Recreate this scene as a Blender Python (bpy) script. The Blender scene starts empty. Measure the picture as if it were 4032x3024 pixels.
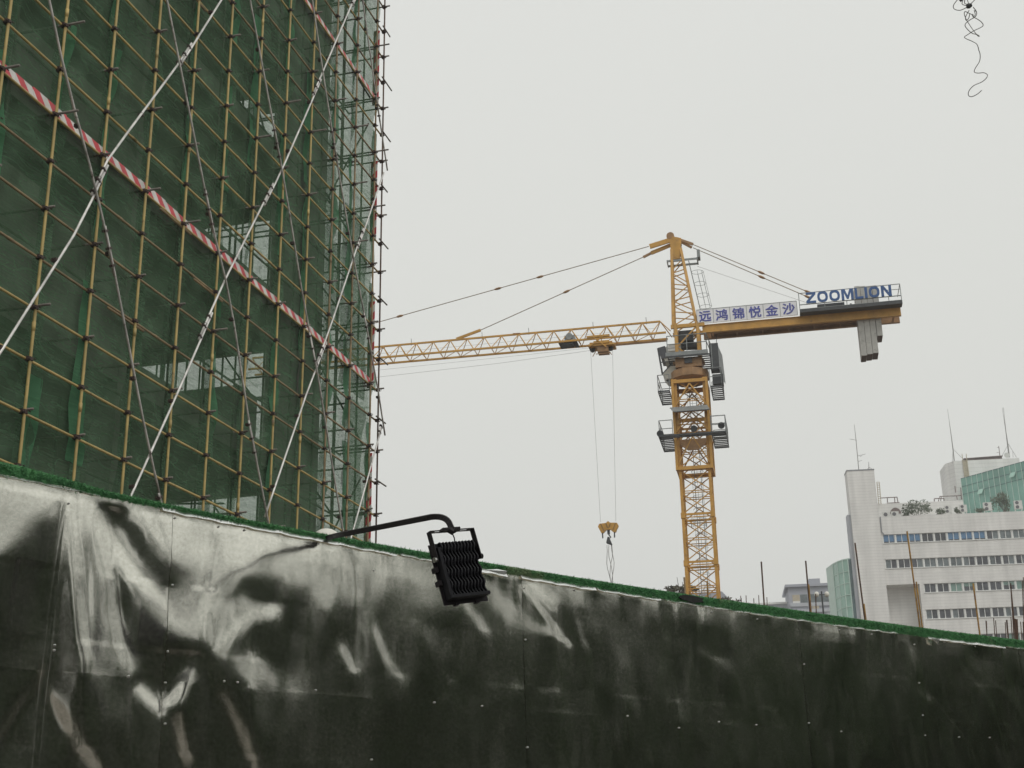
import bpy, math, random
import numpy as np
from mathutils import Vector, Matrix
random.seed(7); rng = np.random.default_rng(7)
rad = math.radians
S = bpy.context.scene
C = S.collection

# ------------------------------------------------------------------ camera and sight lines
F, PITCH, ROLL, AZ = 5250.77, 0.32822761, -0.01726929, 0.26056391
W0, H0 = 4032, 3024
cp_, sp_ = math.cos(PITCH), math.sin(PITCH)
fwd = np.array([0, cp_, sp_]); up = np.array([0, -sp_, cp_]); rt = np.array([1., 0, 0])
cr, sr = math.cos(ROLL), math.sin(ROLL)
CX, CU, CF = cr*rt + sr*up, -sr*rt + cr*up, fwd
EYE = np.array([0, 0, 1.6])

def ray(x, y):
    return CX*((x-W0/2)/F) - CU*((y-H0/2)/F) + CF
def at_dist(x, y, d):
    r = ray(x, y); return EYE + r/np.linalg.norm(r)*d
def hdist(x, y, d):
    r = ray(x, y); return EYE + r/math.hypot(r[0], r[1])*d
class Plane:
    """vertical plane through ground point P; u = horizontal direction in it, n = its normal"""
    def __init__(s, P, azdeg, n_to_cam=True):
        s.P = np.array([P[0], P[1], 0.]); a = rad(azdeg)
        s.u = np.array([math.sin(a), math.cos(a), 0.]); n = np.array([s.u[1], -s.u[0], 0.])
        if np.dot(n, -s.P) < 0: n = -n
        s.n = n if n_to_cam else -n
    def hit(s, x, y, off=0.):
        r = ray(x, y); t = (np.dot(s.P-EYE, s.n)+off)/np.dot(r, s.n); return EYE + r*t
    def az(s, x, y, off=0.):
        p = s.hit(x, y, off); return float(np.dot(p-s.P, s.u)), float(p[2])
    def pt(s, a, w, z):
        return s.P + s.u*a + s.n*w + np.array([0, 0, z])

# ------------------------------------------------------------------ materials
def nn(nt, t, **kw):
    n = nt.nodes.new(t)
    for k, v in kw.items():
        if k in n.inputs: n.inputs[k].default_value = v
        else: setattr(n, k, v)
    return n
def mat(name, col, rough=.6, metal=0., var=.12, scale=3., bump=0., bscale=40., col2=None, spec=.5, stretch=None, dirt=None):
    m = bpy.data.materials.new(name); m.use_nodes = True; nt = m.node_tree
    b = nt.nodes['Principled BSDF']; b.inputs['Metallic'].default_value = metal
    b.inputs['Specular IOR Level'].default_value = spec
    tc = nn(nt, 'ShaderNodeTexCoord'); src = tc.outputs['Object']
    if stretch:
        mp = nn(nt, 'ShaderNodeMapping'); mp.inputs['Scale'].default_value = stretch
        nt.links.new(src, mp.inputs[0]); src = mp.outputs[0]
    no = nn(nt, 'ShaderNodeTexNoise', Scale=scale, Detail=6., Roughness=.6); nt.links.new(src, no.inputs['Vector'])
    rp = nn(nt, 'ShaderNodeValToRGB'); rp.color_ramp.elements[0].position = .3; rp.color_ramp.elements[1].position = .7
    c = np.array(col[:3]); c2 = np.array(col2[:3]) if col2 else c*(1-var*2)
    rp.color_ramp.elements[0].color = (*np.clip(c2, 0, 1), 1); rp.color_ramp.elements[1].color = (*np.clip(c*(1+var*.5), 0, 1), 1)
    nt.links.new(no.outputs['Fac'], rp.inputs[0]); outc = rp.outputs[0]
    if dirt:
        n2 = nn(nt, 'ShaderNodeTexNoise', Scale=dirt[1], Detail=8., Roughness=.7); nt.links.new(tc.outputs['Object'], n2.inputs['Vector'])
        r2 = nn(nt, 'ShaderNodeValToRGB'); r2.color_ramp.elements[0].position = dirt[2]; r2.color_ramp.elements[1].position = dirt[2]+.12
        nt.links.new(n2.outputs['Fac'], r2.inputs[0])
        mx = nn(nt, 'ShaderNodeMix', data_type='RGBA'); nt.links.new(r2.outputs[0], mx.inputs[0]); nt.links.new(outc, mx.inputs[6])
        mx.inputs[7].default_value = (*dirt[0], 1); outc = mx.outputs[2]
    nt.links.new(outc, b.inputs['Base Color'])
    mr = nn(nt, 'ShaderNodeMapRange'); mr.inputs['To Min'].default_value = max(rough-.1, .02); mr.inputs['To Max'].default_value = min(rough+.1, 1)
    nt.links.new(no.outputs['Fac'], mr.inputs[0]); nt.links.new(mr.outputs[0], b.inputs['Roughness'])
    if bump:
        n3 = nn(nt, 'ShaderNodeTexNoise', Scale=bscale, Detail=4.); nt.links.new(src, n3.inputs['Vector'])
        bp = nn(nt, 'ShaderNodeBump', Strength=bump, Distance=.02); nt.links.new(n3.outputs['Fac'], bp.inputs['Height']); nt.links.new(bp.outputs[0], b.inputs['Normal'])
    return m

M = {}
M['pole_yellow'] = mat('pole_yellow', (.52, .385, .14), .5, .0, .2, 2.2, dirt=((.16, .11, .06), 5., .6))
M['pole_brown'] = mat('pole_brown', (.33, .235, .12), .55, .0, .25, 3., dirt=((.1, .06, .035), 6., .55))
M['pole_rust'] = mat('pole_rust', (.115, .06, .035), .7, .0, .3, 5.)
M['pole_orange'] = mat('pole_orange', (.44, .25, .05), .6, .0, .3, 4., dirt=((.16, .07, .03), 3., .5))
M['brace'] = mat('brace', (.80, .78, .75), .36, .3, .2, 3., dirt=((.26, .21, .18), 7., .58))
M['brace_dull'] = mat('brace_dull', (.58, .55, .52), .45, .4, .25, 3., dirt=((.12, .09, .08), 7., .55))
M['coupler'] = mat('coupler', (.075, .048, .042), .65, .2, .3, 20.)
M['stub'] = mat('stub', (.21, .185, .16), .55, .2, .3, 6.)
M['inner'] = mat('inner', (.16, .15, .12), .6, .1, .3, 4.)
M['concrete'] = mat('concrete', (.30, .285, .26), .9, 0, .15, 1.2, .3, 12., dirt=((.2, .19, .17), 2., .55))
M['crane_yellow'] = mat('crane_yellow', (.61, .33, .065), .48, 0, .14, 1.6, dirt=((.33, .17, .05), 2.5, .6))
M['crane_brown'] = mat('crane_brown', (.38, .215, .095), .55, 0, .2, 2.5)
M['crane_grey'] = mat('crane_grey', (.27, .29, .29), .5, .2, .15, 4.)
M['crane_dark'] = mat('crane_dark', (.06, .065, .07), .5, .1, .2, 4.)
M['cab_cream'] = mat('cab_cream', (.52, .51, .45), .45, 0, .06, 3.)
M['cable'] = mat('cable', (.20, .19, .18), .6, .3, .1, 5.)
M['tie'] = mat('tie', (.30, .22, .14), .55, .3, .2, 5.)
M['rope'] = mat('rope', (.30, .29, .28), .6, .2, .1, 5.)
M['cw'] = mat('cw', (.50, .495, .465), .9, 0, .1, 2.5, .3, 25., dirt=((.28, .27, .25), 4., .56))
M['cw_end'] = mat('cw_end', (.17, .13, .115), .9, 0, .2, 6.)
M['sign_white'] = mat('sign_white', (.84, .84, .86), .5, 0, .03, 2.)
M['sign_blue'] = mat('sign_blue', (.085, .10, .40), .5, 0, .1, 8.)
M['logo_blue'] = mat('logo_blue', (.035, .11, .31), .5, 0, .15, 6.)
M['black'] = mat('black', (.011, .011, .014), .55, 0, .2, 30., spec=.18)
M['black_metal'] = mat('black_metal', (.012, .009, .011), .5, .0, .2, 20., spec=.25)
M['screw'] = mat('screw', (.5, .5, .48), .3, 1., .1, 30.)
M['lip'] = mat('lip', (.95, .95, .93), .28, 1., .05, 8.)
M['turf'] = mat('turf', (.09, .275, .10), .65, 0, .3, 30., col2=(.032, .13, .048), dirt=((.16, .22, .11), 2.2, .58))
M['turf_black'] = mat('turf_black', (.012, .012, .012), .7, 0, .2, 60.)
M['wire'] = mat('wire', (.16, .155, .14), .5, .3, .1, 5.)
M['white_plastic'] = mat('white_plastic', (.75, .73, .66), .4, 0, .04, 5.)
M['grey_wall'] = mat('grey_wall', (.40, .415, .47), .8, 0, .06, .4)
M['grey_light'] = mat('grey_light', (.50, .52, .56), .8, 0, .06, .4)
M['white_trim'] = mat('white_trim', (.78, .78, .76), .6, 0, .04, 1.)
M['roof_grey'] = mat('roof_grey', (.28, .29, .31), .8, 0, .1, .6)
M['frame_white'] = mat('frame_white', (.76, .77, .75), .5, 0, .05, 1.)
M['glass_dark'] = mat('glass_dark', (.08, .085, .10), .12, 0, .3, .7)
M['glass_grey'] = mat('glass_grey', (.17, .20, .21), .15, 0, .25, .9)
M['glass_teal'] = mat('glass_teal', (.20, .32, .28), .15, 0, .15, .7)
M['glass_blue'] = mat('glass_blue', (.10, .22, .39), .2, 0, .12, .8)
M['glass_green'] = mat('glass_green', (.23, .45, .38), .12, 0, .16, .35)
M['glass_green2'] = mat('glass_green2', (.36, .58, .49), .15, 0, .12, .4)
M['glass_slate'] = mat('glass_slate', (.12, .20, .21), .1, 0, .2, .4)
M['mullion'] = mat('mullion', (.55, .70, .63), .5, 0, .05, 1.)
M['ac_white'] = mat('ac_white', (.66, .66, .63), .5, 0, .05, 3.)
M['fan_dark'] = mat('fan_dark', (.12, .12, .13), .5, 0, .1, 9.)
M['leaf'] = mat('leaf', (.065, .10, .045), .6, 0, .4, .8, col2=(.03, .055, .024))
M['leaf_roof'] = mat('leaf_roof', (.17, .20, .14), .6, 0, .4, .8, col2=(.09, .12, .075))
M['leaf_dry'] = mat('leaf_dry', (.11, .095, .055), .7, 0, .4, 1.5, col2=(.05, .05, .03))
M['bark'] = mat('bark', (.09, .07, .05), .9, 0, .2, 4.)
M['ladder_tan'] = mat('ladder_tan', (.52, .46, .35), .6, 0, .1, 2.)
M['rust_frame'] = mat('rust_frame', (.20, .15, .14), .7, 0, .2, 2.)
M['brick_dull'] = mat('brick_dull', (.11, .115, .10), .9, 0, .15, 1.)
M['pave'] = mat('pave', (.30, .28, .25), .9, 0, .12, 1.5, .2, 20.)
M['asphalt'] = mat('asphalt', (.24, .225, .20), .9, 0, .15, 2.)
M['earth'] = mat('earth', (.16, .13, .10), .95, 0, .2, .5)

def striped():
    m = bpy.data.materials.new('red_white_stripe'); m.use_nodes = True; nt = m.node_tree; b = nt.nodes['Principled BSDF']
    tc = nn(nt, 'ShaderNodeTexCoord'); sx = nn(nt, 'ShaderNodeSeparateXYZ'); nt.links.new(tc.outputs['UV'], sx.inputs[0])
    ad = nn(nt, 'ShaderNodeMath', operation='ADD'); nt.links.new(sx.outputs[0], ad.inputs[0]); nt.links.new(sx.outputs[1], ad.inputs[1])
    fr = nn(nt, 'ShaderNodeMath', operation='FRACT'); nt.links.new(ad.outputs[0], fr.inputs[0])
    gt = nn(nt, 'ShaderNodeMath', operation='GREATER_THAN'); nt.links.new(fr.outputs[0], gt.inputs[0]); gt.inputs[1].default_value = .5
    no = nn(nt, 'ShaderNodeTexNoise', Scale=4., Detail=6.); nt.links.new(tc.outputs['Object'], no.inputs['Vector'])
    mx = nn(nt, 'ShaderNodeMix', data_type='RGBA'); nt.links.new(gt.outputs[0], mx.inputs[0])
    mx.inputs[6].default_value = (.68, .66, .63, 1); mx.inputs[7].default_value = (.60, .06, .075, 1)
    m2 = nn(nt, 'ShaderNodeMix', data_type='RGBA', blend_type='MULTIPLY'); m2.inputs[0].default_value = .55
    nt.links.new(mx.outputs[2], m2.inputs[6]); nt.links.new(no.outputs['Fac'], m2.inputs[7])
    m3 = nn(nt, 'ShaderNodeMix', data_type='RGBA', blend_type='MULTIPLY'); m3.inputs[0].default_value = 1.
    nt.links.new(m2.outputs[2], m3.inputs[6]); m3.inputs[7].default_value = (1.25, 1.25, 1.25, 1)
    nt.links.new(m3.outputs[2], b.inputs['Base Color']); b.inputs['Roughness'].default_value = .55
    return m
M['stripe'] = striped()

def net_mat(name, cover, gain=(1, 1, 1)):
    m = bpy.data.materials.new(name); m.use_nodes = True; nt = m.node_tree
    out = nt.nodes['Material Output']; nt.nodes.remove(nt.nodes['Principled BSDF'])
    tc = nn(nt, 'ShaderNodeTexCoord')
    n1 = nn(nt, 'ShaderNodeTexNoise', Scale=.9, Detail=5., Roughness=.6); nt.links.new(tc.outputs['UV'], n1.inputs['Vector'])
    mp = nn(nt, 'ShaderNodeMapping'); mp.inputs['Rotation'].default_value = (0, 0, rad(-24)); mp.inputs['Scale'].default_value = (1.1, 15., 1)
    nt.links.new(tc.outputs['UV'], mp.inputs[0])
    n2 = nn(nt, 'ShaderNodeTexNoise', Scale=1.5, Detail=5., Roughness=.65, Distortion=.35); nt.links.new(mp.outputs[0], n2.inputs['Vector'])
    mp3 = nn(nt, 'ShaderNodeMapping'); mp3.inputs['Scale'].default_value = (14., .5, 1); nt.links.new(tc.outputs['UV'], mp3.inputs[0])
    n3 = nn(nt, 'ShaderNodeTexNoise', Scale=1.2, Detail=4.); nt.links.new(mp3.outputs[0], n3.inputs['Vector'])
    rp = nn(nt, 'ShaderNodeValToRGB'); e = rp.color_ramp.elements
    e[0].position = .3; e[0].color = (.095*gain[0], .175*gain[1], .10*gain[2], 1); e[1].position = .72; e[1].color = (.17*gain[0], .285*gain[1], .18*gain[2], 1)
    nt.links.new(n1.outputs['Fac'], rp.inputs[0])
    def ridge(src, wid):
        a = nn(nt, 'ShaderNodeMath', operation='SUBTRACT'); nt.links.new(src, a.inputs[0]); a.inputs[1].default_value = .5
        b = nn(nt, 'ShaderNodeMath', operation='ABSOLUTE'); nt.links.new(a.outputs[0], b.inputs[0])
        c = nn(nt, 'ShaderNodeMapRange'); nt.links.new(b.outputs[0], c.inputs[0]); c.inputs['From Max'].default_value = wid; c.inputs['To Min'].default_value = 1.; c.inputs['To Max'].default_value = 0.
        return c.outputs[0]
    mp4 = nn(nt, 'ShaderNodeMapping'); mp4.inputs['Rotation'].default_value = (0, 0, rad(18)); mp4.inputs['Scale'].default_value = (.9, 3.2, 1); nt.links.new(tc.outputs['UV'], mp4.inputs[0])
    n4 = nn(nt, 'ShaderNodeTexNoise', Scale=.8, Detail=3., Roughness=.55, Distortion=.7); nt.links.new(mp4.outputs[0], n4.inputs['Vector'])
    mp5 = nn(nt, 'ShaderNodeMapping'); mp5.inputs['Rotation'].default_value = (0, 0, rad(-38)); mp5.inputs['Scale'].default_value = (.5, 4., 1); nt.links.new(tc.outputs['UV'], mp5.inputs[0])
    n5 = nn(nt, 'ShaderNodeTexNoise', Scale=.9, Detail=2., Roughness=.5, Distortion=.5); nt.links.new(mp5.outputs[0], n5.inputs['Vector'])
    rg = nn(nt, 'ShaderNodeMath', operation='ADD'); nt.links.new(ridge(n4.outputs['Fac'], .012), rg.inputs[0]); nt.links.new(ridge(n5.outputs['Fac'], .016), rg.inputs[1]); rg.use_clamp = True
    ms = nn(nt, 'ShaderNodeMath', operation='MULTIPLY'); nt.links.new(rg.outputs[0], ms.inputs[0]); nt.links.new(n1.outputs['Fac'], ms.inputs[1])
    df = nn(nt, 'ShaderNodeBsdfDiffuse'); tl = nn(nt, 'ShaderNodeBsdfTranslucent'); mixd = nn(nt, 'ShaderNodeMixShader'); mixd.inputs[0].default_value = .35
    nt.links.new(rp.outputs[0], df.inputs[0]); nt.links.new(rp.outputs[0], tl.inputs[0])
    bp = nn(nt, 'ShaderNodeBump', Strength=.6, Distance=.05); nt.links.new(n2.outputs['Fac'], bp.inputs['Height'])
    nt.links.new(bp.outputs[0], df.inputs['Normal']); nt.links.new(bp.outputs[0], tl.inputs['Normal'])
    nt.links.new(df.outputs[0], mixd.inputs[1]); nt.links.new(tl.outputs[0], mixd.inputs[2])
    tr = nn(nt, 'ShaderNodeBsdfTransparent'); tr.inputs[0].default_value = (.97, 1, .975, 1)
    # threads per area vary: weave density from three noises
    a1 = nn(nt, 'ShaderNodeMath', operation='MULTIPLY'); nt.links.new(n2.outputs['Fac'], a1.inputs[0]); a1.inputs[1].default_value = .50
    a2 = nn(nt, 'ShaderNodeMath', operation='MULTIPLY_ADD'); nt.links.new(n3.outputs['Fac'], a2.inputs[0]); a2.inputs[1].default_value = .16; nt.links.new(a1.outputs[0], a2.inputs[2])
    a3 = nn(nt, 'ShaderNodeMath', operation='ADD'); nt.links.new(a2.outputs[0], a3.inputs[0]); a3.inputs[1].default_value = cover-.33
    a5 = nn(nt, 'ShaderNodeMath', operation='MULTIPLY_ADD'); nt.links.new(ms.outputs[0], a5.inputs[0]); a5.inputs[1].default_value = .34; nt.links.new(a3.outputs[0], a5.inputs[2]); a5.use_clamp = True
    mx = nn(nt, 'ShaderNodeMixShader'); nt.links.new(a5.outputs[0], mx.inputs[0]); nt.links.new(tr.outputs[0], mx.inputs[1]); nt.links.new(mixd.outputs[0], mx.inputs[2])
    nt.links.new(mx.outputs[0], out.inputs[0]); return m
M['net'] = net_mat('green_net', .60); M['net_thin'] = net_mat('green_net_thin', .20); M['net_hem'] = net_mat('green_net_hem', .78, (.85, 1.22, 1.1))

def siding(name, col, period, dark=.915):
    """tile courses: real grout lines, every `period` metres of height, plus faint streaks of dirt"""
    m = mat(name, col, .7, 0, .06, .35); nt = m.node_tree; b = nt.nodes['Principled BSDF']
    l = b.inputs['Base Color'].links[0]; srcc = l.from_socket
    tc = nn(nt, 'ShaderNodeTexCoord'); sx = nn(nt, 'ShaderNodeSeparateXYZ'); nt.links.new(tc.outputs['Object'], sx.inputs[0])
    d = nn(nt, 'ShaderNodeMath', operation='DIVIDE'); nt.links.new(sx.outputs[2], d.inputs[0]); d.inputs[1].default_value = period
    fr = nn(nt, 'ShaderNodeMath', operation='FRACT'); nt.links.new(d.outputs[0], fr.inputs[0])
    gt = nn(nt, 'ShaderNodeMath', operation='LESS_THAN'); nt.links.new(fr.outputs[0], gt.inputs[0]); gt.inputs[1].default_value = .22
    mp = nn(nt, 'ShaderNodeMapping'); mp.inputs['Scale'].default_value = (.9, .9, .06); nt.links.new(tc.outputs['Object'], mp.inputs[0])
    n2 = nn(nt, 'ShaderNodeTexNoise', Scale=1.4, Detail=5.); nt.links.new(mp.outputs[0], n2.inputs['Vector'])
    r2 = nn(nt, 'ShaderNodeMapRange'); nt.links.new(n2.outputs['Fac'], r2.inputs[0]); r2.inputs['From Min'].default_value = .3; r2.inputs['From Max'].default_value = .7
    r2.inputs['To Min'].default_value = .86; r2.inputs['To Max'].default_value = 1.03
    mr = nn(nt, 'ShaderNodeMapRange'); nt.links.new(gt.outputs[0], mr.inputs[0]); mr.inputs['To Min'].default_value = 1.; mr.inputs['To Max'].default_value = dark
    mu = nn(nt, 'ShaderNodeMath', operation='MULTIPLY'); nt.links.new(mr.outputs[0], mu.inputs[0]); nt.links.new(r2.outputs[0], mu.inputs[1])
    mx = nn(nt, 'ShaderNodeMix', data_type='RGBA', blend_type='MULTIPLY'); mx.inputs[0].default_value = 1.
    nt.links.new(srcc, mx.inputs[6]); nt.links.new(mu.outputs[0], mx.inputs[7]); nt.links.new(mx.outputs[2], b.inputs['Base Color'])
    return m
M['tile'] = siding('tile', (.82, .81, .785), .42)
M['tile_far'] = siding('tile_far', (.82, .81, .79), .6)

def sheet_mat():
    m = bpy.data.materials.new('galvanised_sheet'); m.use_nodes = True; nt = m.node_tree; b = nt.nodes['Principled BSDF']
    tc = nn(nt, 'ShaderNodeTexCoord')
    n1 = nn(nt, 'ShaderNodeTexNoise', Scale=55., Detail=3., Roughness=.7); nt.links.new(tc.outputs['UV'], n1.inputs['Vector'])
    n2 = nn(nt, 'ShaderNodeTexNoise', Scale=2.2, Detail=8., Roughness=.65, Distortion=.8); nt.links.new(tc.outputs['UV'], n2.inputs['Vector'])
    mp = nn(nt, 'ShaderNodeMapping'); mp.inputs['Scale'].default_value = (2.6, .9, 1); nt.links.new(tc.outputs['UV'], mp.inputs[0])
    n3 = nn(nt, 'ShaderNodeTexNoise', Scale=1.9, Detail=9., Roughness=.68, Distortion=.6); nt.links.new(mp.outputs[0], n3.inputs['Vector'])
    c1 = nn(nt, 'ShaderNodeValToRGB'); e = c1.color_ramp.elements; e[0].position = .32; e[0].color = (.72, .71, .635, 1); e[1].position = .68; e[1].color = (.86, .845, .76, 1)
    nt.links.new(n1.outputs['Fac'], c1.inputs[0]); nt.links.new(c1.outputs[0], b.inputs['Base Color'])
    r1 = nn(nt, 'ShaderNodeMapRange'); nt.links.new(n2.outputs['Fac'], r1.inputs[0]); r1.inputs['From Min'].default_value = .3; r1.inputs['From Max'].default_value = .75
    r1.inputs['To Min'].default_value = .115; r1.inputs['To Max'].default_value = .165
    r3 = nn(nt, 'ShaderNodeMapRange'); nt.links.new(n3.outputs['Fac'], r3.inputs[0]); r3.inputs['From Min'].default_value = .5; r3.inputs['From Max'].default_value = .8
    r3.inputs['To Min'].default_value = 0.; r3.inputs['To Max'].default_value = .02
    ad = nn(nt, 'ShaderNodeMath', operation='ADD'); nt.links.new(r1.outputs[0], ad.inputs[0]); nt.links.new(r3.outputs[0], ad.inputs[1]); 
    sg = nn(nt, 'ShaderNodeMath', operation='MULTIPLY_ADD'); nt.links.new(n1.outputs['Fac'], sg.inputs[0]); sg.inputs[1].default_value = .12; nt.links.new(ad.outputs[0], sg.inputs[2])
    sg2 = nn(nt, 'ShaderNodeMath', operation='SUBTRACT'); nt.links.new(sg.outputs[0], sg2.inputs[0]); sg2.inputs[1].default_value = .06; nt.links.new(sg2.outputs[0], b.inputs['Roughness'])
    md = nn(nt, 'ShaderNodeMapRange'); nt.links.new(n3.outputs['Fac'], md.inputs[0]); md.inputs['From Min'].default_value = .50; md.inputs['From Max'].default_value = .82
    md.inputs['To Min'].default_value = 1.; md.inputs['To Max'].default_value = .965; nt.links.new(md.outputs[0], b.inputs['Metallic'])
    # spangle grain of the zinc and faint rolling creases
    n4 = nn(nt, 'ShaderNodeTexNoise', Scale=160., Detail=2.); nt.links.new(tc.outputs['UV'], n4.inputs['Vector'])
    b1 = nn(nt, 'ShaderNodeBump', Strength=.04, Distance=.004); nt.links.new(n4.outputs['Fac'], b1.inputs['Height'])
    b2 = nn(nt, 'ShaderNodeBump', Strength=.03, Distance=.02); nt.links.new(n2.outputs['Fac'], b2.inputs['Height']); nt.links.new(b1.outputs[0], b2.inputs['Normal'])
    nt.links.new(b2.outputs[0], b.inputs['Normal'])
    return m
M['sheet'] = sheet_mat()

# ------------------------------------------------------------------ mesh helpers
def V(p): return np.array(p, float)
class MB:
    def __init__(s): s.v = []; s.f = []; s.uv = []; s.mi = []; s.cur = 0
    def add(s, vs, fs, uvs=None):
        o = len(s.v); s.v += [tuple(map(float, p)) for p in vs]; s.f += [tuple(o+i for i in f) for f in fs]
        s.uv += list(uvs) if uvs is not None else [(0, 0)]*len(vs); s.mi += [s.cur]*len(fs)
    def obox(s, c, ax, ay, az):
        """box: centre and three half-axis vectors"""
        c, ax, ay, az = map(V, (c, ax, ay, az)); vs = []
        for k in (-1, 1):
            for j in (-1, 1):
                for i in (-1, 1): vs.append(c+i*ax+j*ay+k*az)
        s.add(vs, [(0, 2, 3, 1), (4, 5, 7, 6), (0, 1, 5, 4), (2, 6, 7, 3), (0, 4, 6, 2), (1, 3, 7, 5)])
    def box(s, lo, hi):
        lo, hi = V(lo), V(hi); h = (hi-lo)/2; s.obox((lo+hi)/2, (h[0], 0, 0), (0, h[1], 0), (0, 0, h[2]))
    def pbox(s, pl, a0, a1, w0, w1, z0, z1):
        s.obox(pl.pt((a0+a1)/2, (w0+w1)/2, (z0+z1)/2), pl.u*(a1-a0)/2, pl.n*(w1-w0)/2, (0, 0, (z1-z0)/2))
    def bar(s, p, q, w, h=None):
        p, q = V(p), V(q); d = q-p; L = np.linalg.norm(d)
        if L < 1e-6: return
        d /= L; r = np.array([0, 0, 1.]) if abs(d[2]) < .9 else np.array([1., 0, 0])
        x = np.cross(d, r); x /= np.linalg.norm(x); y = np.cross(x, d); h = h or w
        s.obox((p+q)/2, x*w/2, y*h/2, d*L/2)
    def tube(s, pts, r, n=8, cap=True):
        pts = [V(p) for p in pts]; N = len(pts); rs = r if isinstance(r, (list, tuple)) else [r]*N
        vs = []; ref = None
        for i, p in enumerate(pts):
            d = pts[min(i+1, N-1)]-pts[max(i-1, 0)]; d = d/(np.linalg.norm(d)+1e-12)
            if ref is None:
                ref = np.array([0, 0, 1.]) if abs(d[2]) < .9 else np.array([1., 0, 0])
            x = np.cross(d, ref); x /= np.linalg.norm(x)+1e-12; y = np.cross(x, d); ref = y
            for k in range(n):
                t = 2*math.pi*k/n; vs.append(p+rs[i]*(math.cos(t)*x+math.sin(t)*y))
        fs = [(i*n+k, i*n+(k+1) % n, (i+1)*n+(k+1) % n, (i+1)*n+k) for i in range(N-1) for k in range(n)]
        if cap: fs += [tuple(range(n))[::-1], tuple((N-1)*n+k for k in range(n))]
        s.add(vs, fs)
    def prism(s, poly, d):
        """poly: list of 3D points; d: extrusion vector"""
        poly = [V(p) for p in poly]; d = V(d); n = len(poly)
        s.add(poly+[p+d for p in poly], [tuple(range(n))[::-1], tuple(range(n, 2*n))]+[(i, (i+1) % n, n+(i+1) % n, n+i) for i in range(n)])
    def lathe(s, c, prof, n=16, axis=None):
        c = V(c); vs = []; N = len(prof)
        for r, z in prof:
            for k in range(n):
                t = 2*math.pi*k/n; vs.append(c+np.array([r*math.cos(t), r*math.sin(t), z]))
        fs = [(i*n+k, i*n+(k+1) % n, (i+1)*n+(k+1) % n, (i+1)*n+k) for i in range(N-1) for k in range(n)]
        fs += [tuple(range(n))[::-1], tuple((N-1)*n+k for k in range(n))]
        s.add(vs, fs)
    def build(s, name, m, parent=None, smooth=False, origin=None):
        me = bpy.data.meshes.new(name)
        o0 = V(parent.location) if parent is not None and origin is None else (V(origin) if origin is not None else np.zeros(3))
        if parent is not None and parent.parent is not None and origin is None:
            o0 = o0 + V(parent.parent.location)
        vv = np.array(s.v, float).reshape(-1, 3) - o0
        me.from_pydata(vv.tolist(), [], s.f)
        uvl = me.uv_layers.new(name='UVMap'); idx = np.empty(len(me.loops), np.int32); me.loops.foreach_get('vertex_index', idx)
        uva = np.array(s.uv, float)[idx]; uvl.data.foreach_set('uv', uva.ravel())
        for x in (m if isinstance(m, (list, tuple)) else [m]): me.materials.append(x)
        if any(s.mi): me.polygons.foreach_set('material_index', s.mi)
        if smooth: me.polygons.foreach_set('use_smooth', [True]*len(me.polygons))
        me.update()
        o = bpy.data.objects.new(name, me); C.objects.link(o)
        if parent is not None: o.parent = parent
        elif origin is not None: o.location = origin
        return o
def empty(name, loc): 
    o = bpy.data.objects.new(name, None); o.location = [float(x) for x in loc]; o.empty_display_size = .2; C.objects.link(o); return o
def tag(o, label=None, cat=None, group=None, kind=None):
    if label: o['label'] = label
    if cat: o['category'] = cat
    if group: o['group'] = group
    if kind: o['kind'] = kind
    return o
def copy_part(src, parent, loc=None, rot=None):
    o = src.copy(); C.objects.link(o); o.parent = parent
    if loc is not None: o.location = loc
    return o
def leaf_cloud(mb, c, rx, ry, rz, n, size, seed, clumps=9):
    r = np.random.default_rng(seed); c = V(c)
    cc = r.normal(size=(clumps, 3)); cc /= np.linalg.norm(cc, axis=1)[:, None]; cc *= r.uniform(.25, .95, (clumps, 1)); cr_ = r.uniform(.25, .5, clumps)
    for i in range(n):
        k = r.integers(clumps); d = r.normal(size=3); d /= np.linalg.norm(d)
        p = cc[k]+d*cr_[k]*r.uniform(.5, 1.0); p = c+p*np.array([rx, ry, rz])
        a = r.normal(size=3); a /= np.linalg.norm(a); b = np.cross(a, r.normal(size=3)); b /= np.linalg.norm(b)
        L = size*r.uniform(.6, 1.3); w = L*.45
        mb.add([p-a*L/2, p+b*w/2, p+a*L/2, p-b*w/2], [(0, 1, 2, 3)])

# ------------------------------------------------------------------ ground
g = MB(); g.add([(-900, -900, -.02), (900, -900, -.02), (900, 900, -.02), (-900, 900, -.02)], [(0, 1, 2, 3)])
tag(g.build('ground', M['earth']), kind='structure')
g = MB(); g.add([(-40, -4, 0.0), (9, -4, 0), (40, 24, 0), (30, 36, 0), (-12, 3.5, 0)], [(0, 1, 2, 3, 4)])
tag(g.build('pavement', M['pave']), kind='structure')
g = MB(); g.add([(-40, -14, -.01), (24, -14, -.01), (70, 30, -.01), (50, 36, -.01), (9, -4.05, -.01), (-40, -4.05, -.01)], [(0, 1, 2, 3, 4, 5)])
tag(g.build('road', M['asphalt']), kind='structure')

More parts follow.
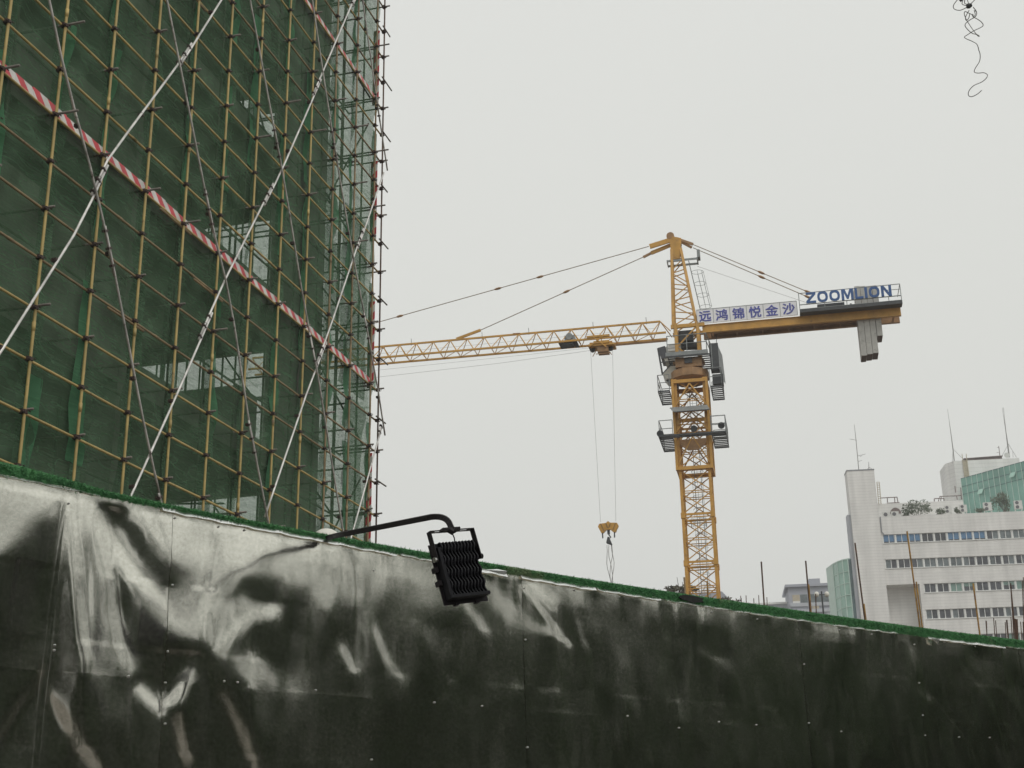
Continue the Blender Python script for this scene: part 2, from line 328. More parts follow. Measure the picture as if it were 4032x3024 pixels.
# ------------------------------------------------------------------ scaffolding round the new building
D0 = 12.8
azd = math.degrees(AZ)
nrm_in = np.array([-math.cos(AZ), math.sin(AZ), 0.])           # away from the camera, into the building
FAC = Plane(nrm_in*D0, azd)                                     # FAC.n points to the camera
def sp(s, w, z): return FAC.pt(s, w, z)                         # s along, w outwards, z up
PITCHS = 1.515
S0 = 17.64
poles_s = [S0+PITCHS*i for i in range(-3, 11)]
S_Y = poles_s[-1]; S_Z = S_Y+.60
LV0 = 13.60
levels = [LV0+.9*k for k in range(-15, 20)]
ZTOP = 31.5
scaf = empty('scaffolding', sp(S_Y, 0, 0))
tag(scaf, 'tall yellow tube scaffolding with silver cross braces in front of green netting', 'scaffolding')
for i, s in enumerate(poles_s):
    mb = MB(); z = 0.; r = .026
    pts = [sp(s+random.uniform(-.004, .004), random.uniform(-.004, .004), zz) for zz in np.linspace(0, ZTOP+random.uniform(-.3, .8), 9)]
    mb.tube(pts, r, 10)
    for zz in np.arange(2.2+random.uniform(0, 3), ZTOP, 6.):    # joint sleeves
        mb.tube([sp(s, 0, zz), sp(s, 0, zz+.16)], .032, 10)
    o = mb.build('standard', M['pole_yellow'] if s < S0+PITCHS*7.5 else M['pole_brown'], scaf, True)
mb = MB(); mb.tube([sp(S_Z, 0, 0), sp(S_Z+.02, .0, 16), sp(S_Z, 0, ZTOP)], .024, 10); mb.build('standard', M['pole_rust'], scaf, True)
for k, z in enumerate(levels):
    mb = MB(); w = -.052; s = poles_s[0]-.5
    e = S_Z+random.uniform(.04, .12)
    N = 14; pts = [sp(s+(e-s)*t, w, z+random.uniform(-.005, .005)) for t in np.linspace(0, 1, N)]
    mb.tube(pts, .025, 10)
    for q in range(3):                                          # lapped joints and sleeves
        ss = random.uniform(s, S_Y-2); mb.tube([sp(ss, w, z), sp(ss+.14, w, z)], .031, 10)
    lo = random.random()
    mt = M['pole_yellow'] if lo > .25 else M['pole_brown']
    mb.build('ledger', mt, scaf, True)
    if random.random() < .22:
        ss = random.choice(poles_s[2:8]); m2 = MB(); m2.tube([sp(ss-.9, w+.02, z-.07), sp(ss+.35, w+.02, z-.07)], .024, 8); m2.build('lapped_tube', M['pole_brown'], scaf, True)
# diagonal braces: tubes of about six metres lapped end to end, read as points of the facade plane
WB = .14; RB = .023
PB = FAC
k18 = 4032/2212
def fpix(x, y): return FAC.az(x*k18, y*k18, WB)
braces_r = [[(0, 755), (170, 485), (235, 345), (390, 135), (475, 0)], [(280, 1070), (380, 850), (480, 620), (605, 370), (690, 175), (765, 0)],
            [(570, 1115), (660, 850), (710, 720), (765, 555), (818, 400)], [(756, 1163), (819.6, 934)]]
braces_l = [[(100, 0), (135, 165), (205, 420), (230, 540), (310, 950), (340, 1080)], [(355, 0), (385, 150), (455, 500), (490, 640), (530, 900), (570, 1105)],
            [(535, 0), (580, 240), (610, 400), (650, 650), (680, 800), (735, 1140)], [(670, 0), (695, 170), (720, 330), (755, 540), (790, 720), (813.5, 850), (827, 938)], [(779, 0), (810, 219), (832, 365)]]
joints = []
def brace(pix, mt, w, ext):
    q = [fpix(*p) for p in pix]
    if ext: q = [(q[0][0]+(q[0][0]-q[1][0])*ext[0], q[0][1]+(q[0][1]-q[1][1])*ext[0])]+q+[(q[-1][0]+(q[-1][0]-q[-2][0])*ext[1], q[-1][1]+(q[-1][1]-q[-2][1])*ext[1])]
    a = np.array(q); seg = np.r_[0, np.cumsum(np.linalg.norm(np.diff(a, axis=0), axis=1))]
    L = seg[-1]
    def P(t): return np.array([np.interp(t, seg, a[:, 0]), np.interp(t, seg, a[:, 1])])
    t = 0; side = 1; per = np.array([1, 1])
    starts = [0]
    while starts[-1]+5.2 < L: starts.append(starts[-1]+5.0)
    for i, t0 in enumerate(starts):
        t1 = min(t0+5.9, L) if i < len(starts)-1 else L
        p0, p1 = P(t0), P(t1); d = (p1-p0)/np.linalg.norm(p1-p0); n2 = np.array([-d[1], d[0]])*(.024 if i % 2 else -.024)
        ts = np.linspace(t0, t1, 7); pts = []
        for tt in ts:
            pp = P(tt)+n2; pts.append(sp(pp[0], w+(.0 if i % 2 else .012), pp[1]))
        mb = MB(); mb.tube(pts, RB, 10); mb.build('brace', mt, scaf, True)
        if i: 
            for f in (.1, .45, .8): joints.append((P(t0+.9*f), w, d))
    for tt in np.arange(.9, L, 2.3): joints.append((P(tt), w-.03, None))
for i, b in enumerate(braces_r): brace(b, M['brace'], WB, (.25, .8) if i in (0, 1) else ((0.3, .06) if i == 3 else (.0, .2)))
for i, b in enumerate(braces_l): brace(b, M['brace_dull'], WB+.055, (.8, .25) if i < 3 else (.8, .03))
cnt = 0
mj = MB()
for p, w, d in joints:
    c = sp(p[0], w, p[1]); q = MB()
    if d is not None:
        dv = FAC.u*d[0]+np.array([0, 0, d[1]]); nv = FAC.u*(-d[1])+np.array([0, 0, d[0]])
        q.obox(c, nv*.062, FAC.n*.034, dv*.022); q.tube([c-nv*.09, c+nv*.09], .012, 6)
    else:
        q.obox(c, FAC.u*.038, FAC.n*.05, (0, 0, .03)); q.tube([c-FAC.u*.08, c+FAC.u*.07], .011, 6)
    q.build('swivel_clamp', M['coupler'], scaf); cnt += 1
# transom tubes: stick out past the standards at every second level; couplers at every crossing
tr = [(s, z) for z in levels[1::2] for s in poles_s+[S_Z]]
def vis(p): 
    r = p-EYE; c = np.array([r@CX, r@CU, r@CF]); return c[2] > 0 and abs(c[0]/c[2])*F < 2016 and abs(c[1]/c[2])*F < 1512
def px_size(p): return 1/np.linalg.norm(p-EYE)
tv = sorted([q for q in tr if vis(sp(q[0], 0, q[1])) and q[1] > 5.5], key=lambda q: -px_size(sp(q[0], 0, q[1])))
head = set(tv[:100]); rest = MB()
for s, z in tr:
    out_ = .10+random.random()**3*.32
    if s == S_Z: out_ = .15
    a, b = sp(s+.055, out_, z+.055), sp(s+.055, -1.15, z+.055)
    mb = MB() if (s, z) in head else rest
    mb.tube([a, b], .024, 8)
    if (s, z) in head: mb.build('transom', M['stub'], scaf, True)
    if s in (S_Y, S_Z):
        pass
tag(rest.build('transom', M['stub'], scaf, True), kind='stuff')
for k, z in enumerate(levels):                                   # short tubes along the end face poking past the corner standard
    if k % 2 == 0:
        mb = MB(); L = random.uniform(.25, .55); mb.tube([sp(S_Z+.05-.3, .05, z+.05), sp(S_Z+.05+L, .05, z+.05)], .022, 8); mb.build('end_tube', M['stub'], scaf, True)
cp = [(s, z) for z in levels for s in poles_s+[S_Z]]
cv = sorted([q for q in cp if vis(sp(q[0], 0, q[1])) and q[1] > 5.5], key=lambda q: -px_size(sp(q[0], 0, q[1])))
headc = set(cv[:100]); restc = MB()
def coupler(mb, s, z):
    j = random.uniform(-.01, .01)
    mb.obox(sp(s, -.02, z), FAC.u*.036, FAC.n*.055, (0, 0, .034+j*.3)); mb.obox(sp(s-.02, -.02, z), FAC.u*.05, FAC.n*.034, (0, 0, .036))
    mb.tube([sp(s+.04, .05+j, z+.02), sp(s+.085, .05+j, z+.02)], .011, 6)
    mb.tube([sp(s-.03, .045, z-.045), sp(s-.03, .085, z-.045)], .011, 6)
    mb.tube([sp(s-.095, .02+j, z-.01), sp(s-.03, .03, z-.01)], .012, 6)
for q in cp:
    if q in headc:
        mb = MB(); coupler(mb, *q); mb.build('coupler', M['coupler'], scaf)
    else: coupler(restc, *q)
tag(restc.build('coupler', M['coupler'], scaf), kind='stuff')
# toe boards
def toe(z, parent, s0, s1, w=-.088):
    mb = MB(); n = 40
    for i in range(n):
        a = s0+(s1-s0)*i/n; b = s0+(s1-s0)*(i+1)/n-.004
        h = .215+.01*math.sin(i*1.7); dz = .012*math.sin(i*.9)
        p = [sp(a, w, z+.03+dz), sp(b, w, z+.03+dz), sp(b, w-.02, z+.03+h+dz), sp(a, w-.02, z+.03+h+dz)]
        us = [(a/.46, 0), (b/.46, 0), (b/.46, .45), (a/.46, .45)]
        mb.add(p+[x-FAC.n*.015 for x in p], [(0, 1, 2, 3), (7, 6, 5, 4), (0, 4, 5, 1), (3, 2, 6, 7), (0, 3, 7, 4), (1, 5, 6, 2)], us+us)
    return mb.build('toe_board', M['stripe'], parent)
toe(LV0, scaf, poles_s[0], S_Y+.3); toe(LV0+9.0, scaf, poles_s[0], S_Y+.3)
for z0 in (LV0-9, LV0-4.5, LV0, LV0+4.5, LV0+9):
    mb = MB(); a = z0; p = [sp(S_Y+.34, -.05, a), sp(S_Y+.34, -.25, a), sp(S_Y+.34, -.25, a+2.6), sp(S_Y+.34, -.05, a+2.6)]; us = [(0, 0), (0, .4), (2.6/.46, .4), (2.6/.46, 0)]
    mb.add(p+[x+FAC.u*.02 for x in p], [(0, 1, 2, 3), (7, 6, 5, 4), (0, 4, 5, 1), (3, 2, 6, 7), (0, 3, 7, 4), (1, 5, 6, 2)], us+us)
    mb.build('edge_board', M['stripe'], scaf)
# inner row and the return along the gable end
for s in poles_s:
    mb = MB(); mb.tube([sp(s+.05, -1.05, 0), sp(s+.05, -1.05, ZTOP)], .026, 8); mb.build('inner_standard', M['inner'], scaf, True)
for z in levels[1::2]:
    mb = MB(); mb.tube([sp(poles_s[0], -1.1, z), sp(S_Z, -1.1, z)], .026, 8); mb.build('inner_ledger', M['inner'], scaf, True)
END_W = [-.38, -1.05, -1.7, -2.6, -3.85, -5.25, -6.65, -8.05, -9.45, -10.85]
for i, w in enumerate(END_W):
    for s in ((S_Y-.05, S_Y-1.35) if i > 1 else (S_Y-.05,)):
        mb = MB(); mb.tube([sp(s, w, 0), sp(s, w, ZTOP)], .028, 8); mb.build('gable_standard', M['inner'], scaf, True)
for k, z in enumerate(levels):
    for s in ((S_Y-.0,) if k % 2 else (S_Y-1.3,)):
        mb = MB(); mb.tube([sp(s, 0, z-.06), sp(s, END_W[-1]-.3, z-.06)], .026, 8); mb.build('gable_ledger', M['inner'], scaf, True)
for z in (6.4, 11.8, 17.2, 22.6):
    mb = MB(); mb.tube([sp(S_Y-.12, -.15, z), sp(S_Y-.12, -2.1, z+3.6)], .026, 8); mb.build('gable_brace', M['inner'], scaf, True)
    mb = MB(); mb.tube([sp(S_Y-.17, -2.1, z+.9), sp(S_Y-.17, -.15, z+4.5)], .026, 8); mb.build('gable_brace', M['inner'], scaf, True)
for z in (4., 10., 16., 22.):
    for w in (-1.05, -4.2, -7.4):
        mb = MB(); mb.tube([sp(S_Y-.1, w, z), sp(S_Y-.1, w-4.2, z+6)], .026, 8); mb.build('gable_brace', M['inner'], scaf, True)
for z in levels[1::4]:                                            # bamboo-look decking on the gable return
    mb = MB()
    for q in range(9): mb.pbox(FAC, S_Y-1.3, S_Y-.1, -1.4-q*1.3, -1.4-q*1.3-.9, z, z+.04)
    mb.build('gangway_deck', M['inner'], scaf)

# green nets: one sheet per bay, hung behind the front row of standards and round the gable
ordinal = ['first', 'second', 'third', 'fourth', 'fifth', 'sixth', 'seventh', 'eighth', 'ninth', 'tenth', 'eleventh', 'twelfth', 'thirteenth']
def net_sheet(f, s0, s1, z0, z1, seed, du=.07, dv=.09):
    r = np.random.default_rng(seed); nu = max(6, int((s1-s0)/du)); nv = int((z1-z0)/dv)
    ss = np.linspace(s0, s1, nu+1); zz = np.linspace(z0, z1, nv+1)
    A, Z = np.meshgrid(ss, zz)
    ph = (Z-LV0)/.9
    pull = np.abs(np.sin(np.pi*ph))                               # tied to each ledger, bellying between them
    belly = .03*pull
    wr = np.zeros_like(A)
    for q in range(10):
        th = r.uniform(-1.0, 1.0); fr = r.uniform(3, 10); a = r.uniform(.004, .014)
        wr += a*np.sin(fr*(A*math.cos(th)+Z*math.sin(th))+r.uniform(0, 6)+1.2*np.sin(Z*1.1+q))
    for q in range(5):                                            # gathers hanging from a tie
        a0 = r.uniform(s0, s1); z_t = LV0+.9*r.integers(-9, 12); down = np.clip((z_t-Z)/1.5, 0, 1)*(Z < z_t)
        wr += .05*np.sin((A-a0)*22)*np.exp(-((A-a0)/(.10+.35*down))**2)*np.exp(-down*1.8)*(down > 0)
    edge = np.clip(1-(s1-A)/.18, 0, 1)
    wr += edge*.035*np.sin(Z*2.3+seed)+edge*.02*np.sin(Z*5.1)
    A = A + edge*.07*np.sin(Z*1.25+seed*1.7)+edge*.03*np.sin(Z*3.3)
    W = wr-belly
    vs = [f(a, w, z) for a, w, z in zip(A.ravel(), W.ravel(), Z.ravel())]
    fs = [(j*(nu+1)+i, j*(nu+1)+i+1, (j+1)*(nu+1)+i+1, (j+1)*(nu+1)+i) for j in range(nv) for i in range(nu)]
    mb = MB(); mb.add(vs, fs, list(zip((A.ravel()+seed*3.7).tolist(), Z.ravel().tolist()))); return mb
for i in range(len(poles_s)-1):
    s0 = poles_s[i]+.1; s1 = poles_s[i+1]+.1+(.42 if i % 2 == 0 else .26)
    kk = len(poles_s)-2-i
    mb = net_sheet(lambda a, w, z, i=i: sp(a, -.16-.035*(i % 2)+w, z), s0, s1, 1., ZTOP+.4, 11+i)
    o = mb.build('safety_net', M['net'], None, True, origin=sp(s0, -.16, 1.))
    if i != 4:
        rr = np.random.default_rng(300+i); zc = 1.; k = 0
        while zc < ZTOP:                                          # gathered hem where neighbouring sheets are laced together
            zl = rr.uniform(2.2, 5.5)
            if rr.random() < .72:
                wd = rr.uniform(.16, .40); a1 = s1+rr.uniform(-.12, .05)
                hm = net_sheet(lambda a, w, z: sp(a, -.145+w, z), a1-wd, a1, zc, min(zc+zl, ZTOP), 400+i*11+k)
                hm.build('net_hem', M['net_hem'], o, True)
            zc += zl+rr.uniform(0, 1.2); k += 1
    tag(o, '%s dark green net strip from the scaffold corner, hung behind yellow tubes' % ordinal[kk] if kk else 'green net strip next to the scaffold corner with sky showing through', 'safety net', 'green nets behind the scaffold tubes')
mb = net_sheet(lambda a, w, z: sp(S_Y+.12+w, -a, z), .1, 12.0, 1., ZTOP+.4, 77, du=.22, dv=.25)
tag(mb.build('safety_net', M['net_thin'], None, True, origin=sp(S_Y, -.2, 1.)), 'pale see-through net on the gable end of the scaffold against the sky', 'safety net')
# a few extra panels doubled over at the corner
for j, (a0, a1, z0, z1) in enumerate([(31.2, 33.1, 13.2, 18.6), (31.9, 33.0, 8.6, 13.0), (30.4, 31.0, 14.5, 17.0)]):
    for lay in range(2):
        pass
    mb = net_sheet(lambda a, w, z: sp(a, -.28+w, z), a0, a1, z0, z1, 90+j)
    tag(mb.build('safety_net', M['net'], None, True, origin=sp(a0, -.28, z0)), ['large patch of doubled green net beside the scaffold corner, halfway up', 'narrow patch of doubled green net low at the scaffold corner', 'thin strip of doubled green net left of the corner'][j], 'safety net')

# the concrete frame behind
bld = empty('concrete_building', sp(20, -1.7, 0)); tag(bld, 'unfinished concrete frame building behind green scaffold netting, sky between its floors', 'building')
SL = [2.7+4.2*k for k in range(8)]
GE = 32.75
for z in SL:
    mb = MB(); mb.pbox(FAC, 4, GE, -10.5, -1.5, z-.14, z); mb.build('floor_slab', M['concrete'], bld)
    mb = MB(); mb.pbox(FAC, 4, GE, -1.82, -1.503, z-.62, z-.142); mb.build('edge_beam', M['concrete'], bld)
    mb = MB(); mb.pbox(FAC, GE-.33, GE-.003, -10.2, -1.83, z-.45, z-.142); mb.build('edge_beam', M['concrete'], bld)
for s in (6, 11.5, 17, 22.6):
    mb = MB(); mb.pbox(FAC, s, s+.5, -2.05, -1.49, 0, SL[-1]+1); mb.build('column', M['concrete'], bld)
mb = MB(); mb.pbox(FAC, 30.0, GE+.004, -1.85, -1.485, 0, SL[-1]+2); mb.build('shear_wall', M['concrete'], bld)
for s in (12, 20, 28):
    mb = MB(); mb.pbox(FAC, s, s+.5, -10.6, -10.05, 0, SL[-1]+1); mb.build('column', M['concrete'], bld)
mb = MB(); mb.pbox(FAC, 4, 27.5, -7.3, -7., 0, SL[-1]+1); mb.build('inner_wall', M['concrete'], bld)
for k, z in enumerate(SL):                                         # block walls filling most front bays, and props
    for (s0, s1) in ((6.5, 11.5), (11.5, 17.0), (17.5, 22.6)):
        if random.random() < .55:
            mb = MB(); mb.pbox(FAC, s0+.01, s1-.01, -1.9, -1.7, z+.003, z+random.choice((1.2, 2.4, 3.55))); mb.build('block_wall', M['concrete'], bld)
    for q in range(9):
        s = random.uniform(24, 32); w = -random.uniform(2.2, 6.5); mb = MB(); mb.tube([sp(s, w, z), sp(s+random.uniform(-.05, .05), w, z+4.05)], .035, 6); mb.build('prop', M['inner'], bld)
    for q in range(4):
        s = random.uniform(24, 30); w = -random.uniform(2., 5.); zq = z+random.uniform(.9, 2.8); mb = MB(); mb.tube([sp(s, w, zq), sp(s+random.uniform(1.5, 4), w-random.uniform(-1, 1.5), zq+random.choice((0, 0, .9, -.7)))], .03, 6); mb.build('strut', M['inner'], bld)
    mb = MB(); mb.pbox(FAC, GE-1.6, GE-.4, -5.6-random.random(), -3.2, z+.003, z+random.uniform(1.2, 2.6)); mb.build('block_wall', M['concrete'], bld)

# ------------------------------------------------------------------ hoarding of galvanised sheets
HF = 1.35; ZT = 1.6+HF                                            # top edge of the sheets
_px = np.array([-1.9665, -1.7667, -1.2636, -.978, -.3996, .099, 1.595, 2.864, 3.9987]); _py = np.array([4.937, 5.179, 5.772, 6.107, 6.755, 7.259, 8.679, 9.759, 10.643])
_pc = np.polyfit(_px, _py, 3)
def plan_y(x):
    xc = np.clip(x, -2.3, 4.4); y = np.polyval(_pc, xc); d = np.polyval(np.polyder(_pc), xc); return y+d*(x-xc)
_xs = np.linspace(-5.5, 9.0, 1500); _ys = plan_y(_xs)
_as = np.r_[0, np.cumsum(np.hypot(np.diff(_xs), np.diff(_ys)))]
def fplan(a):
    x = np.interp(a, _as, _xs); y = np.interp(a, _as, _ys); x2 = np.interp(a+.02, _as, _xs); y2 = np.interp(a+.02, _as, _ys)
    tx, ty = x2-x, y2-y; L = np.hypot(tx, ty); L = np.where(L < 1e-9, 1, L); return x, y, tx/L, ty/L
_ang = np.arctan2(_xs, _ys)
def fhit(x, y):
    r = ray(x, y); an = math.atan2(r[0], r[1]); i = int(np.argmin(np.abs(_ang-an))); d = math.hypot(_xs[i], _ys[i]); return float(_as[i]), float(1.6+d*r[2]/math.hypot(r[0], r[1]))
def fpt(a, out, z):
    x, y, tx, ty = fplan(a); return np.array([x+ty*out, y-tx*out, z])
seam_px = [(262, 1925), (678, 2005), (1458, 2175), (2055, 2270), (2640, 2380), (3142, 2450), (3590, 2510), (4010, 2560)]
seams = [fhit(*p)[0] for p in seam_px]
w_l = 1.2
seams = [seams[0]-w_l*2, seams[0]-w_l]+seams+[seams[-1]+1.25, seams[-1]+2.5]
ZS = 2.235                                                        # horizontal lap between the two rows of sheets
# Buckles. Each stroke is a crease or dent: the number says how far the sheet leans back there, on a scale where 0 mirrors the added tree
# tops out of view, +1 the sky above them, -1 the foliage and -3 the pavement.
STROKES = []
def st(b, wid, *pts): STROKES.append((b, wid, [fhit(x*k18, y*k18) for x, y in pts]))
#STROKES_BEGIN
st(.75, .10, (-20, 1045), (60, 1055), (125, 1075)); st(.85, .10, (175, 1085), (300, 1110), (400, 1140), (600, 1185), (740, 1215)); st(.5, .07, (-30, 1170), (10, 1160), (70, 1110)); st(.1, .09, (800, 1235), (900, 1250), (940, 1265))
st(-1.2, .04, (142, 1095), (150, 1425)); st(-1.25, .08, (112, 1150), (115, 1420)); st(-1.2, .11, (60, 1235), (55, 1420)); st(-1.1, .09, (5, 1290), (5, 1420))
st(.1, .06, (212, 1160), (225, 1425)); st(1, .034, (166, 1075), (172, 1250), (182, 1425)); st(1, .055, (190, 1090), (235, 1150), (255, 1190)); st(.85, .028, (240, 1190), (252, 1320), (266, 1425)); st(.7, .03, (266, 1425), (300, 1428))
st(1, .055, (250, 1195), (287, 1233), (335, 1280), (383, 1338), (420, 1375)); st(.5, .05, (420, 1375), (470, 1425)); st(-.9, .018, (254, 1228), (270, 1270)); st(-.95, .04, (275, 1290), (300, 1350)); st(-.95, .05, (300, 1370), (335, 1405))
st(-1.05, .055, (243, 1076), (262, 1110), (287, 1146), (330, 1195), (366, 1240)); st(.85, .042, (318, 1095), (345, 1140), (368, 1180)); st(0, .012, (340, 1110), (366, 1190))
st(.95, .12, (430, 1150), (445, 1230), (430, 1320)); st(.9, .09, (500, 1170), (520, 1215)); st(.3, .02, (470, 1160), (450, 1240)); st(-.15, .022, (560, 1212), (620, 1192), (690, 1148)); st(.35, .10, (640, 1215), (720, 1235), (700, 1280))
st(-.95, .05, (535, 1262), (560, 1265), (600, 1310), (640, 1380)); st(-.6, .05, (640, 1380), (690, 1470)); st(-.9, .03, (500, 1300), (530, 1275)); st(-.6, .04, (762, 1185), (775, 1265)); st(.2, .05, (470, 1330), (520, 1300))
st(-.9, .045, (540, 1365), (600, 1370)); st(.75, .034, (460, 1402), (497, 1364), (540, 1325), (594, 1320)); st(-.1, .06, (500, 1440), (560, 1450), (640, 1480)); st(-1, .05, (345, 1420), (375, 1400), (418, 1402), (470, 1460), (523, 1530), (557, 1600)); st(-1, .06, (300, 1455), (350, 1460))
st(.95, .028, (309, 1492), (348, 1528), (378, 1500), (401, 1458)); st(.6, .016, (542, 1410), (536, 1480)); st(-.1, .06, (215, 1450), (245, 1530)); st(.0, .02, (175, 1445), (290, 1445)); st(.15, .035, (735, 1400), (765, 1440)); st(.15, .038, (801, 1355), (830, 1410), (871, 1470)); st(-.1, .05, (800, 1240), (800, 1330)); st(.3, .045, (950, 1225), (1000, 1290), (1050, 1355))
st(.5, .034, (1008, 1215), (1070, 1290), (1150, 1350), (1205, 1366)); st(.05, .07, (1040, 1275), (1125, 1335)); st(.05, .05, (900, 1290), (980, 1290)); st(-.3, .07, (880, 1330), (960, 1400))
st(.7, .045, (1150, 1268), (1190, 1300)); st(.8, .018, (1130, 1265), (1170, 1320), (1232, 1392)); st(-.2, .08, (1240, 1292), (1290, 1350)); st(.0, .03, (1250, 1345), (1268, 1400))
st(-.35, .06, (1250, 1430), (1330, 1470), (1380, 1540)); st(-.05, .04, (1120, 1475), (1150, 1500), (1200, 1490)); st(-.3, .04, (1140, 1400), (1150, 1560)); st(0, .035, (1460, 1490), (1470, 1545)); st(-.3, .025, (1455, 1380), (1460, 1640)); st(-.05, .04, (1520, 1405), (1580, 1440)); st(-.4, .05, (1560, 1550), (1600, 1590))
st(-.4, .08, (1640, 1500), (1690, 1580)); st(-.2, .03, (1730, 1450), (1735, 1520)); st(-.2, .05, (1760, 1560), (1800, 1620)); st(-.35, .012, (1790, 1390), (1840, 1520), (1860, 1659)); st(-.4, .012, (1730, 1400), (1742, 1659)); st(-.4, .06, (1900, 1400), (1930, 1450))
st(.3, .028, (1985, 1490), (2010, 1508)); st(-.15, .013, (2015, 1505), (2080, 1590), (2115, 1659)); st(-.15, .013, (2075, 1430), (2145, 1520), (2175, 1659)); st(-.2, .012, (2110, 1440), (2180, 1500), (2195, 1480)); st(.1, .04, (2195, 1500), (2205, 1545)); st(-.35, .09, (2030, 1420), (2100, 1560)); st(.2, .03, (1970, 1400), (1978, 1440))
st(-1.6, .05, (1345, 1625), (1345, 1665)); st(-1.9, .022, (0, 1600), (70, 1500), (105, 1440)); st(-1.9, .022, (108, 1490), (160, 1590), (205, 1659)); st(-1.9, .05, (480, 1510), (530, 1600), (560, 1680)); st(-1.9, .028, (380, 1545), (395, 1640)); st(-1.7, .05, (1870, 1650), (1930, 1659))
#STROKES_END
ga = np.arange(seams[0]-.1, seams[-1]+.1, .012); gz = np.arange(.2, ZT+.02, .012)
GA, GZ = np.meshgrid(ga, gz)
_fx, _fy, _, _ = fplan(ga); VIEW_EL = np.degrees(np.arctan2(GZ-1.6, np.hypot(_fx, _fy)[None, :]))
LEAN = np.interp(ga, [fhit(100, 2000)[0], fhit(900, 2000)[0], fhit(2200, 2000)[0]], [-.85, -.74, -.50])[None, :]+0*GA
for b_, wid, pts in STROKES:
    dist = np.full(GA.shape, 1e9)
    if len(pts) == 1: pts = pts*2
    for (a0, z0), (a1, z1) in zip(pts[:-1], pts[1:]):
        dx, dz = a1-a0, z1-z0; L2 = dx*dx+dz*dz+1e-9
        t = np.clip(((GA-a0)*dx+(GZ-z0)*dz)/L2, 0, 1); dd = np.hypot(GA-a0-t*dx, GZ-z0-t*dz); dist = np.minimum(dist, dd)
    g_ = np.exp(-(dist/(wid*1.12))**2); LEAN = LEAN*(1-g_)+b_*g_
EL_T, SPAN = 14.0, 10.5
TILT = (EL_T+SPAN*LEAN-VIEW_EL)/2
def smooth_noise(shape, cells_a, cells_z, seed):
    r = np.random.default_rng(seed); na = int(shape[1]*.012/cells_a)+4; nz = int(shape[0]*.012/cells_z)+4
    n = r.normal(size=(nz, na)); ia = np.linspace(1, na-3, shape[1]); iz = np.linspace(1, nz-3, shape[0])
    def cub(t): return t*t*t*(t*(6*t-15)+10)
    a0 = ia.astype(int); z0 = iz.astype(int); fa = cub(ia-a0)[None, :]; fz = cub(iz-z0)[:, None]
    g00 = n[np.ix_(z0, a0)]; g01 = n[np.ix_(z0, a0+1)]; g10 = n[np.ix_(z0+1, a0)]; g11 = n[np.ix_(z0+1, a0+1)]
    return (g00*(1-fa)+g01*fa)*(1-fz)+(g10*(1-fa)+g11*fa)*fz
# least-squares height of the buckled sheet whose slopes follow those leans, its top edge held on the rail
_h = .012; _p = -np.tan(np.radians(TILT)); LAM, MU = .02, .1
_wa = np.full((1, len(ga)-1), LAM)
for k_, c_ in ((2, .05), (3, .5), (8, .2)): _wa[0, max(0, int(np.searchsorted(ga, seams[k_]))-1)] *= c_    # sheets slip past each other at a lap
def _op(d):
    dz = np.diff(d, axis=0)/_h; da = np.diff(d, axis=1)/_h; o = MU*d
    o[:-1] -= dz/_h; o[1:] += dz/_h; o[:, :-1] -= _wa*da/_h; o[:, 1:] += _wa*da/_h
    o[_fix:] = 0; return o
_fix = int(np.searchsorted(gz, ZT-.006))-1
_pm = (_p[1:]+_p[:-1])/2; _b = np.zeros_like(GA); _b[:-1] -= _pm/_h; _b[1:] += _pm/_h; _b[_fix:] = 0
DISP = np.zeros_like(GA); _r = _b.copy(); _d = _r.copy(); _rs = (_r*_r).sum()
for _ in range(900):
    _q = _op(_d); al = _rs/(_d*_q).sum(); DISP += al*_d; _r -= al*_q; _n = (_r*_r).sum(); _d = _r+_n/_rs*_d; _rs = _n
DISP -= 0
NZ = .0025*smooth_noise(GA.shape, .34, .5, 3)+.0007*smooth_noise(GA.shape, .15, .25, 4)+.00018*smooth_noise(GA.shape, .05, .09, 5)
env = np.clip((ZT-GZ)/.12, 0, 1)
DISP = DISP+NZ*env+.0016*smooth_noise(GA.shape, .06, 5., 6)*np.exp(-(ZT-GZ)/.08)
def disp(a, z):
    i = np.clip(np.searchsorted(ga, a), 0, len(ga)-1); j = np.clip(np.searchsorted(gz, z), 0, len(gz)-1); return DISP[j, i]
fence = empty('hoarding_fence', fpt(seams[4], 0, 0))
tag(fence, 'buckled shiny galvanised sheet hoarding across the foreground, topped with a strip of artificial grass', 'fence')
prng = np.random.default_rng(21)
